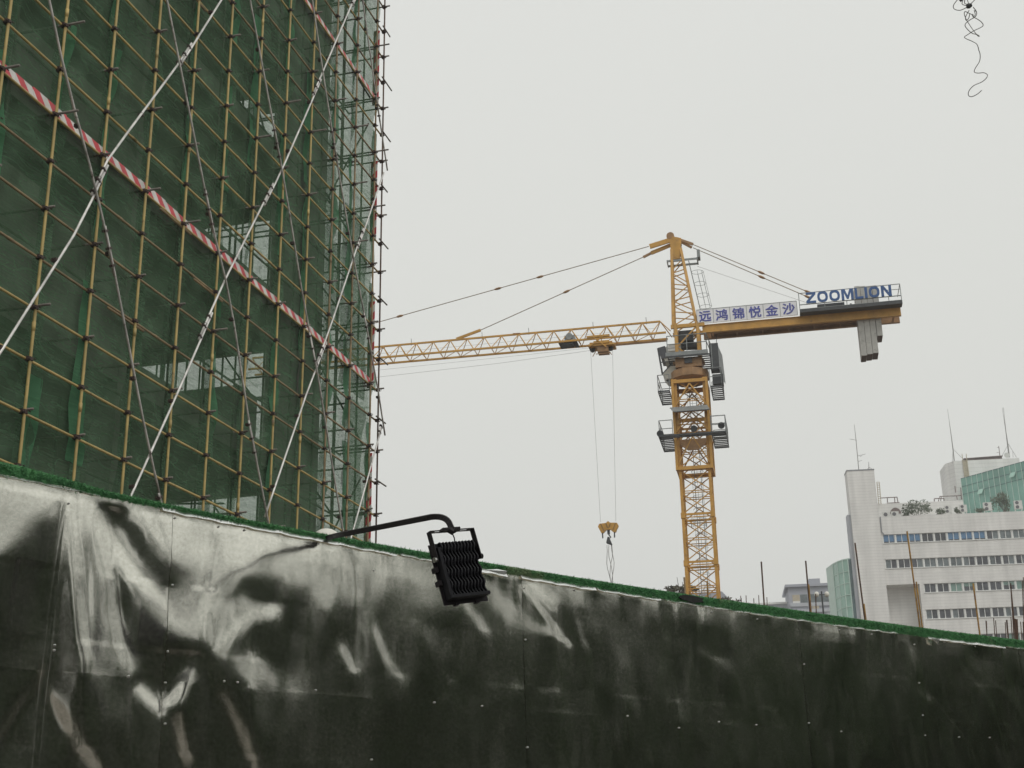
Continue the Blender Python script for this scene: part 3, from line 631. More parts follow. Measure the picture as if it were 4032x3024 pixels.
for i in range(len(seams)-1):
    a0, a1 = seams[i], seams[i+1]+(.004 if i in (1, 2, 7) else .02)
    for row, (z0, z1) in enumerate(((.25, ZS+.03), (ZS, ZT))):
        na = int((a1-a0)/.0125); nz = int((z1-z0)/.0125)
        A, Z = np.meshgrid(np.linspace(a0, a1, na+1), np.linspace(z0, z1, nz+1))
        W = disp(A, Z)+.0012*(i % 2)+.0012*row
        u = (A-a0)/(a1-a0)
        curl = .0025*np.exp(-u/.012)*(1 if i in (3, 8) else .25)*prng.uniform(.3, 1)*(.6+.4*np.sin(Z*7+i)) + .0005*np.exp(-(Z-z0)/.010)*np.clip(np.sin(A*3.1+i), 0, 1)*row
        W = W+curl
        x, y, tx, ty = fplan(A.ravel()); w = W.ravel()
        zz = Z.ravel()
        if row: zz = zz+np.where(zz > ZT-.001, .003*np.sin(A.ravel()*23)+.003*np.sin(A.ravel()*9.7), 0)
        vs = np.stack([x+ty*w, y-tx*w, zz], 1)
        fs = [(j*(na+1)+k, j*(na+1)+k+1, (j+1)*(na+1)+k+1, (j+1)*(na+1)+k) for j in range(nz) for k in range(na)]
        mb = MB(); mb.add(vs, fs, np.stack([A.ravel()+7*i, Z.ravel()+3*row], 1).tolist())
        mb.build('metal_sheet', M['sheet'], fence, True)
# folded top lip catching the sky, in lengths
for (x0, y0, x1, y1, hh) in [(-300, 1800, 380, 1945, .004), (640, 1996, 1560, 2180, .011), (1570, 2178, 1745, 2215, .007), (1750, 2215, 1985, 2258, .016), (2040, 2262, 2330, 2312, .013), (2335, 2312, 2580, 2350, .010),
                             (2600, 2358, 3480, 2485, .006), (3590, 2500, 3880, 2536, .012), (3890, 2540, 4300, 2590, .004)]:
    a0 = fhit(max(x0, 0), 2000)[0] - (0.6 if x0 < 0 else 0); a1 = fhit(min(x1, 4032), 2000)[0]+(0.6 if x1 > 4032 else 0)
    n = max(6, int((a1-a0)/.03)); mb = MB(); pr = []
    for q in range(n+1):
        a = a0+(a1-a0)*q/n; d = float(disp(a, ZT-.006)); wob = .002*math.sin(a*31)+.0015*math.sin(a*67)
        pr.append([fpt(a, d+.006, ZT-.001+wob), fpt(a, d+.006+hh*.9, ZT-hh*1.5+wob), fpt(a, d-.012, ZT+.010+wob*.5)])
    vs = [p for t in pr for p in t]; fs = []
    for q in range(n):
        o = q*3; fs += [(o, o+3, o+4, o+1), (o+2, o+5, o+3, o)]
    mb.add(vs, fs); mb.build('top_lip', M['lip'], fence, True)
# screws
sc = []
for i, a in enumerate(seams[1:-1]):
    for z in (ZT-.05, ZT-.33, ZT-.56, ZS+.02, ZS-.22, ZS-.5, ZS-.75): sc.append((a+prng.uniform(.004, .02), z+prng.uniform(-.06, .06)))
    for q in range(1, 3): sc.append((a+.4*q+prng.uniform(-.05, .05), ZS+.012+prng.uniform(-.01, .01))); sc.append((a+.4*q+prng.uniform(-.05, .05), ZT-.03+prng.uniform(-.008, .004)))
sc = [q for q in sc if prng.random() < .75][:98]
for a, z in sc:
    d = float(disp(a, z))+.012; p = fpt(a, d, z); x, y, tx, ty = fplan(a); n = np.array([ty, -tx, 0.])
    mb = MB(); mb.tube([p-n*.02, p-n*.006], .0045, 7); mb.tube([p-n*.006, p-n*.002], [.0036, .0022], 7); mb.build('screw', M['screw'], fence, True)
# dented corner of a sheet, torn edge seen on the top rail
mb = MB(); a = fhit(1955, 2270)[0]
mb.add([fpt(a-.12, .03, ZT-.012), fpt(a+.012, .05, ZT-.026), fpt(a+.03, .055, ZT-.004), fpt(a-.02, .03, ZT+.004)], [(0, 1, 2, 3)]); mb.build('bent_edge', M['lip'], fence)
mb = MB(); a = fhit(3668, 2530)[0]
mb.add([fpt(a-.03, .02, ZT-.012), fpt(a+.05, .04, ZT-.02), fpt(a+.03, .03, ZT-.055), fpt(a+.005, .045, ZT-.045)], [(0, 1, 2, 3)]); mb.build('bent_edge', M['lip'], fence)
# backing rail and posts behind
for z in (1.2, 2.3, ZT-.12):
    mb = MB(); A = np.linspace(seams[0], seams[-1], 30); mb.tube([fpt(a, -.10, z) for a in A], .022, 6); mb.build('back_rail', M['rust_frame'], fence)
for a in seams[::2]:
    mb = MB(); mb.tube([fpt(a, -.15, 0), fpt(a, -.15, ZT-.02)], .03, 8); mb.build('post', M['rust_frame'], fence)
# artificial grass capping: a bed and many blades
def turf_h(a): return np.interp(a, [seams[0], fhit(30, 2000)[0], fhit(200, 2000)[0], fhit(420, 2000)[0], fhit(700, 2000)[0], fhit(1500, 2000)[0], fhit(2300, 2000)[0], fhit(3000, 2000)[0], seams[-1]], [.056, .052, .044, .024, .021, .030, .046, .062, .066])
mb = MB(); A = np.arange(seams[0], seams[-1], .04); vs = []
for a in A:
    h = float(turf_h(a)); vs += [fpt(a, -.004, ZT-.03), fpt(a, -.004, ZT+h), fpt(a, -.12, ZT+h*.8), fpt(a, -.12, ZT-.03)]
fs = []
for i in range(len(A)-1):
    o = i*4; fs += [(o, o+1, o+5, o+4), (o+1, o+2, o+6, o+5), (o+2, o+3, o+7, o+6)]
mb.add(vs, fs); turf = mb.build('grass_capping', M['turf'], fence)
r = np.random.default_rng(5); vs = []; fs = []
NB = 52000; a = r.uniform(seams[1]-.3, seams[-2]+.3, NB); dens = None
h = turf_h(a); face = r.random(NB) < .62
out = np.where(face, .0, r.uniform(-.12, 0, NB)); zb = np.where(face, ZT-.004+h*r.random(NB), ZT+h*.9)
x, y, tx, ty = fplan(a); base = np.stack([x+ty*out, y-tx*out, zb], 1); n = np.stack([ty, -tx, 0*tx], 1); t = np.stack([tx, ty, 0*tx], 1)
L = r.uniform(.007, .021, NB); d = n*np.where(face, r.uniform(.3, 1., NB), r.uniform(-.3, .5, NB))[:, None]+t*r.normal(0, .55, NB)[:, None]; d[:, 2] += np.where(face, r.normal(.1, .5, NB), r.uniform(.5, 1.2, NB))
d /= np.linalg.norm(d, axis=1)[:, None]; side = np.cross(d, r.normal(size=(NB, 3))); side /= np.linalg.norm(side, axis=1)[:, None]
tip = base+d*L[:, None]; tip[:, 2] -= .003; w = side*r.uniform(.0012, .0026, NB)[:, None]
vv = np.stack([base-w, base+w, tip], 1).reshape(-1, 3)
mb = MB(); mb.v = [tuple(p) for p in vv]; mb.uv = [(0, 0)]*len(vv); mb.f = [(3*i, 3*i+1, 3*i+2) for i in range(NB)]; mb.mi = [0]*NB
tag(mb.build('grass_blades', M['turf'], turf), kind='stuff')
mb = MB(); a = fhit(2720, 2360)[0]; rr = np.random.default_rng(3)      # bald black patch of backing
pr = [fpt(a+.12*math.cos(q)*(.8+.3*rr.random()), .012, ZT+.028+.022*math.sin(q)*(.8+.4*rr.random())) for q in np.linspace(0, 2*math.pi, 14)[:-1]]
mb.prism(pr, fpt(a, .0, 0)-fpt(a, .012, 0)); mb.build('bare_patch', M['turf_black'], turf)

# ------------------------------------------------------------------ flood lamp on its arm
_fa = fhit(1290, 2112)[0]; _f0 = fpt(_fa, -.07, ZT+.012); base = at_dist(1318, 2110, float(np.linalg.norm(fpt(_fa, 0, ZT)-EYE))-.05); bend = at_dist(1712, 2033, 5.42); bend2 = at_dist(1770, 2062, 5.32); tipp = at_dist(1786, 2096, 5.30)
lamp = empty('flood_lamp', (base[0], base[1], ZT-.2)); tag(lamp, 'black finned flood lamp hanging from a bent arm over the hoarding', 'flood lamp')
def arc(p, c, q, n=8): return [(1-t)**2*V(p)+2*t*(1-t)*V(c)+t*t*V(q) for t in np.linspace(0, 1, n)]
mb = MB(); ctl = at_dist(1752, 2026, 5.36)
path = [_f0, base, base+(bend-base)*.5]+arc(at_dist(1690, 2037, 5.44), ctl, bend2)+[tipp]
# square tube
pts = [V(p) for p in path]
vs = []; ref = np.array([0, 0, 1.])
for i, p in enumerate(pts):
    dd = pts[min(i+1, len(pts)-1)]-pts[max(i-1, 0)]; dd /= np.linalg.norm(dd); x_ = np.cross(dd, np.cross(CF, dd)); x_ = np.cross(dd, CF); x_ /= np.linalg.norm(x_); y_ = np.cross(x_, dd)
    hw = .0108
    for cx, cy in ((-1, -1), (1, -1), (1, 1), (-1, 1)): vs.append(p+x_*hw*cx+y_*hw*cy)
N = len(pts); fs = [(i*4+k, i*4+(k+1) % 4, (i+1)*4+(k+1) % 4, (i+1)*4+k) for i in range(N-1) for k in range(4)]+[(0, 1, 2, 3), ((N-1)*4+3, (N-1)*4+2, (N-1)*4+1, (N-1)*4)]
mb.add(vs, fs); arm = mb.build('arm', M['black_metal'], lamp)
mb = MB(); p0 = _f0; mb.tube([np.array([p0[0], p0[1], ZT-.6]), np.array([p0[0], p0[1], p0[2]+.012])], .014, 8); mb.build('arm_foot', M['black_metal'], lamp)
# lamp body in its own frame
def cam_vec(v): return CX*v[0]-CU*v[1]+CF*v[2]
wv = cam_vec((.157, .012, .125)); hv0 = cam_vec((.067, .218, -.085)); W_ = np.linalg.norm(wv); H_ = np.linalg.norm(hv0)
hu = hv0/H_; wu = wv-hu*np.dot(wv, hu); wu /= np.linalg.norm(wu); du = np.cross(wu, hu)
if np.dot(du, CF) < 0: du = -du                                   # towards the glass front (away from us)
W_ = .19; H_ = .226
O = at_dist(1722, 2134, 5.22)                                     # top left rear corner of the fin block
def lp(a, b, c): return O+wu*a+hu*b+du*c
def lbox(mb, a0, a1, b0, b1, c0, c1): mb.obox(lp((a0+a1)/2, (b0+b1)/2, (c0+c1)/2), wu*(a1-a0)/2, hu*(b1-b0)/2, du*(c1-c0)/2)
hb = MB(); lbox(hb, 0, W_, 0, H_, .022, .045)
lbox(hb, .0, W_, H_-.012, H_, .002, .022); lbox(hb, -.003, .012, .02, H_, .004, .022)
housing = hb.build('housing', M['black'], lamp)
for q in range(11):                                               # wavy cooling fins
    a = .016+q*(W_-.03)/10; n = 28; vs = []; fs = []
    for i in range(n+1):
        b = .0+(H_-.012)*i/n; wa = a+.0042*math.sin(i/n*math.pi*2*4.2); dep = .0+.006*(.5+.5*math.cos(i/n*math.pi*2*4.2))
        for (da, c) in ((-.0028, dep), (.0028, dep), (.0028, .023), (-.0028, .023)): vs.append(lp(wa+da, b, c))
    for i in range(n):
        o = i*4; fs += [(o+k, o+(k+1) % 4, o+4+(k+1) % 4, o+4+k) for k in range(4)]
    fs += [(0, 1, 2, 3), (n*4+3, n*4+2, n*4+1, n*4)]
    mb = MB(); mb.add(vs, fs); mb.build('cooling_fin', M['black'], housing, origin=None)
gb = MB(); lbox(gb, -.012, W_+.012, -.004, H_+.016, .045, .05); fr = gb.build('front_frame', M['black_metal'], lamp)
mb = MB(); lbox(mb, .012, W_-.012, .015, H_-.01, .05, .053); mb.build('lens', M['glass_dark'], fr)
for a in (.045, W_-.045):
    mb = MB(); lbox(mb, a-.008, a+.008, H_+.012, H_+.022, .038, .058); mb.build('clip', M['black_metal'], fr)
for b in (.10, .155):
    mb = MB(); lbox(mb, -.02, -.006, b-.01, b+.01, .03, .058); mb.build('clip', M['black_metal'], fr)
# U bracket
bk = MB(); T = -.047
lbox(bk, -.014, -.010, T, .075, .008, .034); lbox(bk, W_+.010, W_+.014, T, .075, .008, .034)
lbox(bk, -.014, W_+.014, T-.004, T, .008, .013); lbox(bk, -.014, W_+.014, T-.004, T, .029, .034)
lbox(bk, -.014, .012, T-.004, T, .013, .029); lbox(bk, .052, W_-.052, T-.004, T, .013, .029); lbox(bk, W_-.012, W_+.014, T-.004, T, .013, .029)
bk.build('bracket', M['black_metal'], lamp)
mb = MB(); lbox(mb, .05, W_-.055, T-.012, T-.004, .006, .036); mb.build('arm_plate', M['black_metal'], lamp)
for a in (-.017, W_+.017):
    mb = MB(); c = lp(a, .066, .02); mb.tube([c-wu*.006, c+wu*.006], .011, 10); mb.build('bracket_bolt', M['screw'] if a < 0 else M['black_metal'], lamp)
mb = MB(); mb.tube([lp(W_*.5, T-.01, .02), lp(W_*.5+.006, T+.03, .018), lp(W_*.52, .01, .022)], .0028, 6); mb.build('power_cable', M['black'], lamp)
# close the gap from the arm end to its plate
mb = MB(); mb.tube([tipp, lp(W_*.44, T-.010, .02)], .0135, 8); mb.build('arm_end', M['black_metal'], lamp)

gl = at_dist(1285, 2105, 6.6)
glb = empty('globe_lamp', (gl[0], gl[1], ZT-.04)); tag(glb, 'small white domed lamp half hidden behind the grass strip beside the flood lamp arm', 'lamp')
mb = MB(); z0 = gl[2]-.028; mb.lathe((gl[0], gl[1], z0), [(.062, -.05), (.066, 0), (.062, .022), (.05, .04), (.03, .052), (.008, .057)], 20); mb.build('dome', M['white_plastic'], glb, True)
mb = MB(); mb.tube([(gl[0], gl[1], ZT-.5), (gl[0], gl[1], z0-.05)], .02, 8); mb.build('stem', M['black_metal'], glb)

# ------------------------------------------------------------------ tower crane
M0 = np.array([math.sin(rad(8.3)), math.cos(rad(8.3)), 0.])*75.5
JP = Plane(M0, 281.5)                                             # u along the jib (to the left), n towards the camera
AM = .35                                                          # mast axis in jib coordinates
def cpt(a, w, z): return JP.pt(a, w, z)
crane = empty('tower_crane', cpt(AM, 0, 0))
tag(crane, 'yellow tower crane with lattice jib, white sign boards and concrete counterweights', 'tower crane')
CY, CB, CG, CD = M['crane_yellow'], M['crane_brown'], M['crane_grey'], M['crane_dark']
HWM = .83
def lattice_section(mb, a, w, hw, z0, z1, leg, collar=True):
    cs = [(a+hw, w+hw), (a-hw, w+hw), (a-hw, w-hw), (a+hw, w-hw)]
    for x, y in cs: mb.pbox(JP, x-leg/2, x+leg/2, y-leg/2, y+leg/2, z0, z1)
    h = z1-z0; zs = [z0+.10, z0+h*.5-.06, z0+h*.5+.06, z1-.10]
    for i in range(4):
        p, q = cs[i], cs[(i+1) % 4]
        ff = lambda c, z: cpt(c[0], c[1], z)
        for z in zs: mb.bar(ff(p, z), ff(q, z), .055 if z in (zs[0], zs[3]) else .045)
        mb.bar(ff(p, zs[0]), ff(q, zs[1]), .055); mb.bar(ff(q, zs[0]), ff(p, zs[1]), .05)
        mb.bar(ff(p, zs[3]), ff(q, zs[2]), .055); mb.bar(ff(q, zs[3]), ff(p, zs[2]), .05)
        if collar:
            mb.bar(ff(p, z0+.06), ff(q, z0+.06), .09, .10); 
    if collar:
        for x, y in cs: mb.pbox(JP, x-leg*.75, x+leg*.75, y-leg*.75, y+leg*.75, z0-.16, z0+.16)
zj = [21.5-2.735*k for k in range(8)][::-1]+[24.25]
for z0, z1 in zip([0]+zj[:-1], zj):
    if z1-z0 < 1: continue
    mb = MB(); lattice_section(mb, AM, 0, HWM, z0, z1, .155); mb.build('mast_section', CY, crane)
mb = MB()                                                         # ladder with hoops inside the mast
for x in (.12, -.26):
    mb.tube([cpt(AM+x, -.45, 0), cpt(AM+x, -.45, 26.5)], .022, 6)
for z in np.arange(.3, 26.4, .3): mb.tube([cpt(AM+.12, -.45, z), cpt(AM-.26, -.45, z)], .011, 5)
for z in np.arange(.6, 26.4, .75):
    mb.tube([cpt(AM-.07+.36*math.cos(t), -.45+.55*math.sin(t), z) for t in np.linspace(0, math.pi, 9)], .012, 5)
for t in (.6, 1.57, 2.5):
    for z in np.arange(.6, 25.5, 2.7): mb.tube([cpt(AM-.07+.36*math.cos(t), -.45+.55*math.sin(t), z), cpt(AM-.07+.36*math.cos(t), -.45+.55*math.sin(t), z+2.25)], .010, 5)
mb.build('mast_ladder', CG, crane)
# climbing frame round the mast
mb = MB(); hw = .99
cs = [(AM+hw, hw), (AM-hw, hw), (AM-hw, -hw), (AM+hw, -hw)]
for x, y in cs: mb.pbox(JP, x-.075, x+.075, y-.075, y+.075, 21.4, 26.9)
for z in (21.5, 23.45, 24.95, 26.75):
    for i in range(4): mb.bar(cpt(*cs[i], z), cpt(*cs[(i+1) % 4], z), .12, .2)
for z0, z1 in ((21.6, 23.35), (23.6, 24.85), (25.1, 26.6)):
    for i in range(4):
        p, q = cs[i], cs[(i+1) % 4]; mid = ((p[0]+q[0])/2, (p[1]+q[1])/2)
        mb.bar(cpt(*p, z0), cpt(*mid, z1), .07); mb.bar(cpt(*q, z0), cpt(*mid, z1), .07)
mb.build('climbing_frame', CY, crane)
mb = MB(); lattice_section(mb, AM, 0, HWM, 24.3, 26.95, .155); mb.build('mast_section', CY, crane)
mb = MB(); hw = 1.0
for z in (23.0, 23.2): pass
mb.prism([cpt(AM+.75, .9, 22.9), cpt(AM+.3, .9, 22.55), cpt(AM-.3, .9, 22.55), cpt(AM-.75, .9, 22.9), cpt(AM-.75, .9, 23.2), cpt(AM+.75, .9, 23.2)], JP.n*.12); mb.build('climbing_beam', CB, crane)
def grating(mb, a0, a1, w0, w1, z, dark=True):
    mb.pbox(JP, a0, a1, w1-.04, w1, z-.1, z); mb.pbox(JP, a0, a1, w0, w0+.04, z-.1, z); mb.pbox(JP, a0, a0+.04, w0+.04, w1-.04, z-.1, z); mb.pbox(JP, a1-.04, a1, w0+.04, w1-.04, z-.1, z)
    n = max(2, int((w1-w0)/.34))
    for i in range(1, n): w = w0+(w1-w0)*i/n; mb.pbox(JP, a0+.04, a1-.04, w-.05, w+.05, z-.07, z-.02)
def rails(mb, pts, z, h=1.0, r=.02, posts=True, mids=(.5,)):
    for i in range(len(pts)-1):
        p, q = pts[i], pts[i+1]; L = math.hypot(p[0]-q[0], p[1]-q[1]); n = max(1, int(L/.9))
        for hh in [h]+[h*m for m in mids]: mb.tube([cpt(*p, z+hh), cpt(*q, z+hh)], r, 6)
        for k in range(n+1):
            t = k/n; x, y = p[0]+(q[0]-p[0])*t, p[1]+(q[1]-p[1])*t; mb.tube([cpt(x, y, z), cpt(x, y, z+h)], r, 6)
def deck(name, a0, a1, w0, w1, z, railpts, h=1.0):
    mb = MB(); grating(mb, a0, a1, w0, w1, z); o = mb.build(name, CD, crane)
    mb = MB(); rails(mb, railpts, z, h, .024); mb.build('guard_rail', CG, o)
    return o
deck('side_platform', 1.5, 2.2, -1.5, 1.1, 26.25, [(1.5, 1.1), (2.17, 1.1), (2.17, -1.5), (1.5, -1.5)], .95)
deck('side_platform', -1.55, -.85, -1.5, 1.1, 26.3, [(-.85, 1.1), (-1.52, 1.1), (-1.52, -1.5), (-.85, -1.5)], 1.1)
deck('side_platform', 1.45, 2.25, -1.6, 1.3, 23.35, [(1.45, 1.3), (2.22, 1.3), (2.22, -1.6), (1.45, -1.6)], 1.0)
deck('side_platform', -1.6, -.75, -1.6, 1.3, 23.35, [(-.75, 1.3), (-1.57, 1.3), (-1.57, -1.6), (-.75, -1.6)], 1.05)
deck('front_platform', -1.6, 2.25, 1.3, 1.75, 23.35, [(-1.6, 1.75), (-.8, 1.75)], .9)
mb = MB(); mb.prism([cpt(AM+1.2, 1.15, 25.15), cpt(AM-.95, 1.15, 25.15), cpt(AM-1.1, 1.7, 24.72), cpt(AM+.95, 1.7, 24.72)], (0, 0, -.04))
o = mb.build('sloping_panel', CG, crane)
mb = MB()
for t in (0, .5, 1): 
    p = cpt(AM+1.2-.25*t, 1.15+.55*t, 25.17-.43*t); q = cpt(AM-.95-.15*t, 1.15+.55*t, 25.17-.43*t); mb.bar(p-np.array([0,0,.06]), q-np.array([0,0,.06]), .04)
for t in (.33, .67):
    mb.bar(cpt(AM+1.2-2.15*t, 1.16, 25.09), cpt(AM+.95-2.05*t, 1.71, 24.66), .035)
mb.build('panel_rib', CD, o)
for a, w, z in ((AM-.15, 1.55, 23.62), (-1.35, 1.35, 23.75), (2.15, 1.45, 23.5)):                # flood lights on the lower platform
    mb = MB(); c = cpt(a, w, z); mb.tube([c-JP.n*.1, c+JP.n*.06, c+JP.n*.22-np.array([0, 0, .04])], [.12, .17, .2], 12); mb.build('platform_light', CD, crane)
# slewing ring, turntable
mb = MB(); c = cpt(AM, 0, 0)
mb.lathe(c, [(.85, 26.92), (1.15, 27.1), (1.15, 27.55), (.85, 27.7)], 12); mb.build('slewing_base', CB, crane)
mb = MB(); mb.lathe(c, [(.80, 27.7), (.80, 28.05), (.95, 28.06), (.95, 28.25)], 12)
mb.pbox(JP, AM-.8, AM+.75, .2, .95, 27.65, 28.2); mb.build('turntable', CB, crane)
mb = MB(); mb.pbox(JP, AM-.25, AM+.2, .96, 1.05, 27.85, 28.15); mb.build('slew_motor', CD, crane)
mb = MB(); mb.pbox(JP, -.85, 1.62, .95, 1.25, 28.28, 28.52); o = mb.build('cab_platform', CG, crane)
mb = MB(); grating(mb, -1.0, 1.5, -1.4, 1.24, 28.27); mb.build('platform_floor', CD, o)
mb = MB(); rails(mb, [(1.5, 1.2), (-.8, 1.2), (-1.0, -1.3)], 28.5, 1.05, .026); mb.build('guard_rail', CG, o)
mb = MB()                                                         # upper slewing frame legs up to the jib root
for w in (.7, -.7):
    mb.bar(cpt(.98, w, 28.3), cpt(.98, w, 30.5), .18); mb.bar(cpt(-.32, w, 28.3), cpt(-.32, w, 30.5), .18)
    mb.bar(cpt(.95, w, 29.0), cpt(-.30, w, 30.25), .08); mb.bar(cpt(.95, w, 29.0), cpt(.4, w, 28.5), .07)
    mb.bar(cpt(1.25, w, 30.3), cpt(-.75, w, 30.3), .16, .22)
for a in (.98, -.32): mb.bar(cpt(a, .7, 30.3), cpt(a, -.7, 30.3), .14, .2); mb.bar(cpt(a, .7, 28.45), cpt(a, -.7, 30.2), .07)
mb.build('slewing_frame', CY, crane)
mb = MB(); mb.pbox(JP, .0, .85, -.45, .35, 29.5, 30.15); mb.tube([cpt(.75, -.1, 29.3), cpt(-.2, -.1, 29.25)], .22, 10); mb.build('hoist_winch', M['crane_dark'], crane)
# driver's cab
mb = MB()
prof = [(.72, 27.55), (1.55, 27.45), (1.92, 27.75), (2.12, 29.15), (1.55, 29.42), (.78, 29.48)]
mb.prism([cpt(a, .05, z) for a, z in [(.72, 28.35), (1.75, 28.35), (1.95, 29.15), (1.5, 29.42), (.78, 29.55)]], -JP.n*1.4)
mb.prism([cpt(a, .35, z) for a, z in [(.78, 27.95), (1.4, 27.98), (1.92, 27.50), (1.70, 27.2), (1.1, 27.2), (.78, 27.6)]], -JP.n*1.5)
cab = mb.build('cab', M['cab_cream'], crane)
mb = MB(); mb.prism([cpt(a, .09, z) for a, z in [(1.62, 28.6), (1.98, 28.6), (2.16, 29.28), (1.72, 29.38), (1.66, 29.2)]], -JP.n*1.45); mb.build('cab_window', M['glass_dark'], cab)
mb = MB()
for z in (28.62, 28.86, 29.1, 29.3): mb.pbox(JP, .95, 1.58, .06, .10, z-.09, z+.08)
mb.build('cab_window', M['frame_white'], cab)
mb = MB(); mb.bar(cpt(2.14, .1, 29.25), cpt(1.95, .1, 27.55), .07, .1); mb.bar(cpt(1.95, .1, 27.6), cpt(1.35, .1, 28.25), .06); mb.bar(cpt(1.98, .1, 28.35), cpt(1.5, .1, 28.35), .05); mb.bar(cpt(1.72, .1, 27.2), cpt(1.25, .1, 26.75), .1); mb.pbox(JP, 1.05, 1.4, -.3, .3, 26.75, 27.2); mb.build('cab_frame', CD, cab)
mb = MB(); mb.pbox(JP, -1.45, -.95, .3, 1.0, 27.3, 28.95); o = mb.build('electric_cabinet', CD, crane)
mb = MB(); mb.prism([cpt(-1.452, .25, 27.0), cpt(-1.70, -.3, 26.8), cpt(-1.62, -.3, 28.6), cpt(-1.452, .25, 28.95)], JP.n*.03); mb.pbox(JP, -1.08, -1.03, 1.003, 1.02, 27.35, 28.9); mb.build('cabinet_side', CG, o)
mb = MB(); mb.pbox(JP, -1.62, -1.0, .3, .9, 26.45, 27.05); mb.build('electric_cabinet', CD, crane)
mb = MB(); mb.tube([cpt(-1.35, .4, 28.95), cpt(-1.38, .4, 29.6)], .02, 6); mb.build('cabinet_mast', CD, crane)
# tower head
mb = MB()
TL = lambda s: (cpt(1.12, .60*s, 30.4), cpt(.97, .16*s, 35.6))
TR = lambda s: (cpt(-.28, .60*s, 30.4), cpt(.42, .16*s, 35.6))
def lerp(p, q, t): return V(p)+(V(q)-V(p))*t
for s in (1, -1):
    mb.bar(*TL(s), .14, .16); mb.bar(*TR(s), .14, .16)
    for i, t in enumerate(np.linspace(0, .72, 5)):
        t2 = t+.09; 
        a, b = (TL(s), TR(s)) if i % 2 == 0 else (TR(s), TL(s))
        mb.bar(lerp(*a, t), lerp(*b, t2+.05), .05); mb.bar(lerp(*b, t2+.05), lerp(*a, t+.18), .05)
for t in np.linspace(0.05, .8, 5):
    mb.bar(lerp(*TR(1), t), lerp(*TR(-1), t), .05); mb.bar(lerp(*TL(1), t), lerp(*TL(-1), t), .05); mb.bar(lerp(*TR(1), t), lerp(*TR(-1), min(t+.15, 1)), .045)
for s in (1, -1):
    mb.prism([cpt(.97, .17*s, 34.9), cpt(.52, .17*s, 34.9), cpt(.36, .17*s, 35.95), cpt(.45, .17*s, 36.3), cpt(.85, .17*s, 36.42), cpt(1.06, .17*s, 36.1)], JP.n*.05*s)
mb.pbox(JP, .35, 1.0, -.17, .17, 35.9, 36.3)
head = mb.build('tower_head', CY, crane)
mb = MB(); cc = cpt(1.0, 0, 36.52); mb.tube([cc-JP.n*.16, cc+JP.n*.16], .24, 14); mb.build('head_pulley', CB, head)
mb = MB(); mb.bar(cpt(.75, .1, 36.3), cpt(2.3, .1, 35.95), .10, .30); mb.bar(cpt(.75, -.12, 36.1), cpt(2.25, -.12, 35.6), .10, .22); mb.build('tie_plate', CY, head)
mb = MB(); mb.bar(cpt(2.25, -.12, 35.6), cpt(2.75, -.12, 35.38), .10, .14); mb.bar(cpt(.45, .12, 36.2), cpt(-.35, .12, 35.8), .09, .16); mb.bar(cpt(.45, -.12, 36.2), cpt(-.25, -.12, 35.7), .09, .14); mb.build('tie_plate', CB, head)
mb = MB(); mb.pbox(JP, -.55, 1.28, .22, .28, 34.72, 34.84); mb.pbox(JP, -.55, 1.28, -.55, -.49, 34.72, 34.84); mb.pbox(JP, -.58, -.52, -.55, .28, 34.7, 34.86); mb.pbox(JP, 1.25, 1.3, -.55, .28, 34.7, 34.86); mb.pbox(JP, -.72, -.55, -.4, .2, 34.9, 35.4)
o = mb.build('head_platform', CG, head)
mb = MB()
for (q0, q1) in (((1.22, .25), (1.22, -.5)), ((-.48, .25), (-.48, -.5)), ((1.22, -.5), (-.48, -.5)), ((1.22, .25), (.95, .25)), ((.3, .25), (-.48, .25))): rails(mb, [q0, q1], 34.8, 1.05, .024, mids=(.35, .68))
mb.build('guard_rail', CG, o)
mb = MB()                                                         # caged ladder down the back leg
for w in (.1, -.3):
    mb.tube([cpt(-.02, w, 34.75), cpt(-.62, w, 30.9)], .025, 6)
for t in np.linspace(.03, .97, 16): mb.tube([lerp(cpt(-.02, .1, 34.75), cpt(-.62, .1, 30.9), t), lerp(cpt(-.02, -.3, 34.75), cpt(-.62, -.3, 30.9), t)], .012, 5)
hoops = []
for t in (.18, .38, .58, .78):
    c = lerp(cpt(-.02, -.1, 34.75), cpt(-.62, -.1, 30.9), t)+JP.u*(-.36)+np.array([0, 0, -.02])
    ring = [c+JP.u*(.36*math.cos(x))+JP.n*(.33*math.sin(x)) for x in np.linspace(0, 2*math.pi, 17)]; hoops.append(ring); mb.tube(ring, .013, 5)
for k in (6, 8, 10, 4, 12): mb.tube([h[k] for h in hoops], .012, 5)
mb.build('caged_ladder', CG, head)
# jib: triangular lattice, one top and two bottom chords
def jib_section(a0, n, pitch, first):
    mb = MB(); zt, zb, w = 31.0, 30.05, .56
    a1 = a0+n*pitch
    mb.bar(cpt(a0, 0, zt), cpt(a1, 0, zt), .10)
    for s in (1, -1):
        mb.bar(cpt(a0-.35 if first else a0, w*s, zb), cpt(a1, w*s, zb), .09, .11)
        for i in range(n):
            t0 = a0+i*pitch; nb = t0+pitch/2
            mb.tube([cpt(t0, 0, zt), cpt(nb, w*s, zb)], .027, 6); mb.tube([cpt(nb, w*s, zb), cpt(t0+pitch, 0, zt)], .027, 6)
    for i in range(n):
        nb = a0+(i+.5)*pitch
        if i % 2 == 0: mb.tube([cpt(nb, w, zb), cpt(nb+pitch, -w, zb)], .02, 6)
        mb.tube([cpt(nb, w, zb), cpt(nb, -w, zb)], .02, 6)
    if first:
        for s in (1, -1): mb.tube([cpt(a0, 0, zt), cpt(1.3, .56*s, 30.12)], .03, 6)
    return mb
pitch = 1.09; a = 1.92
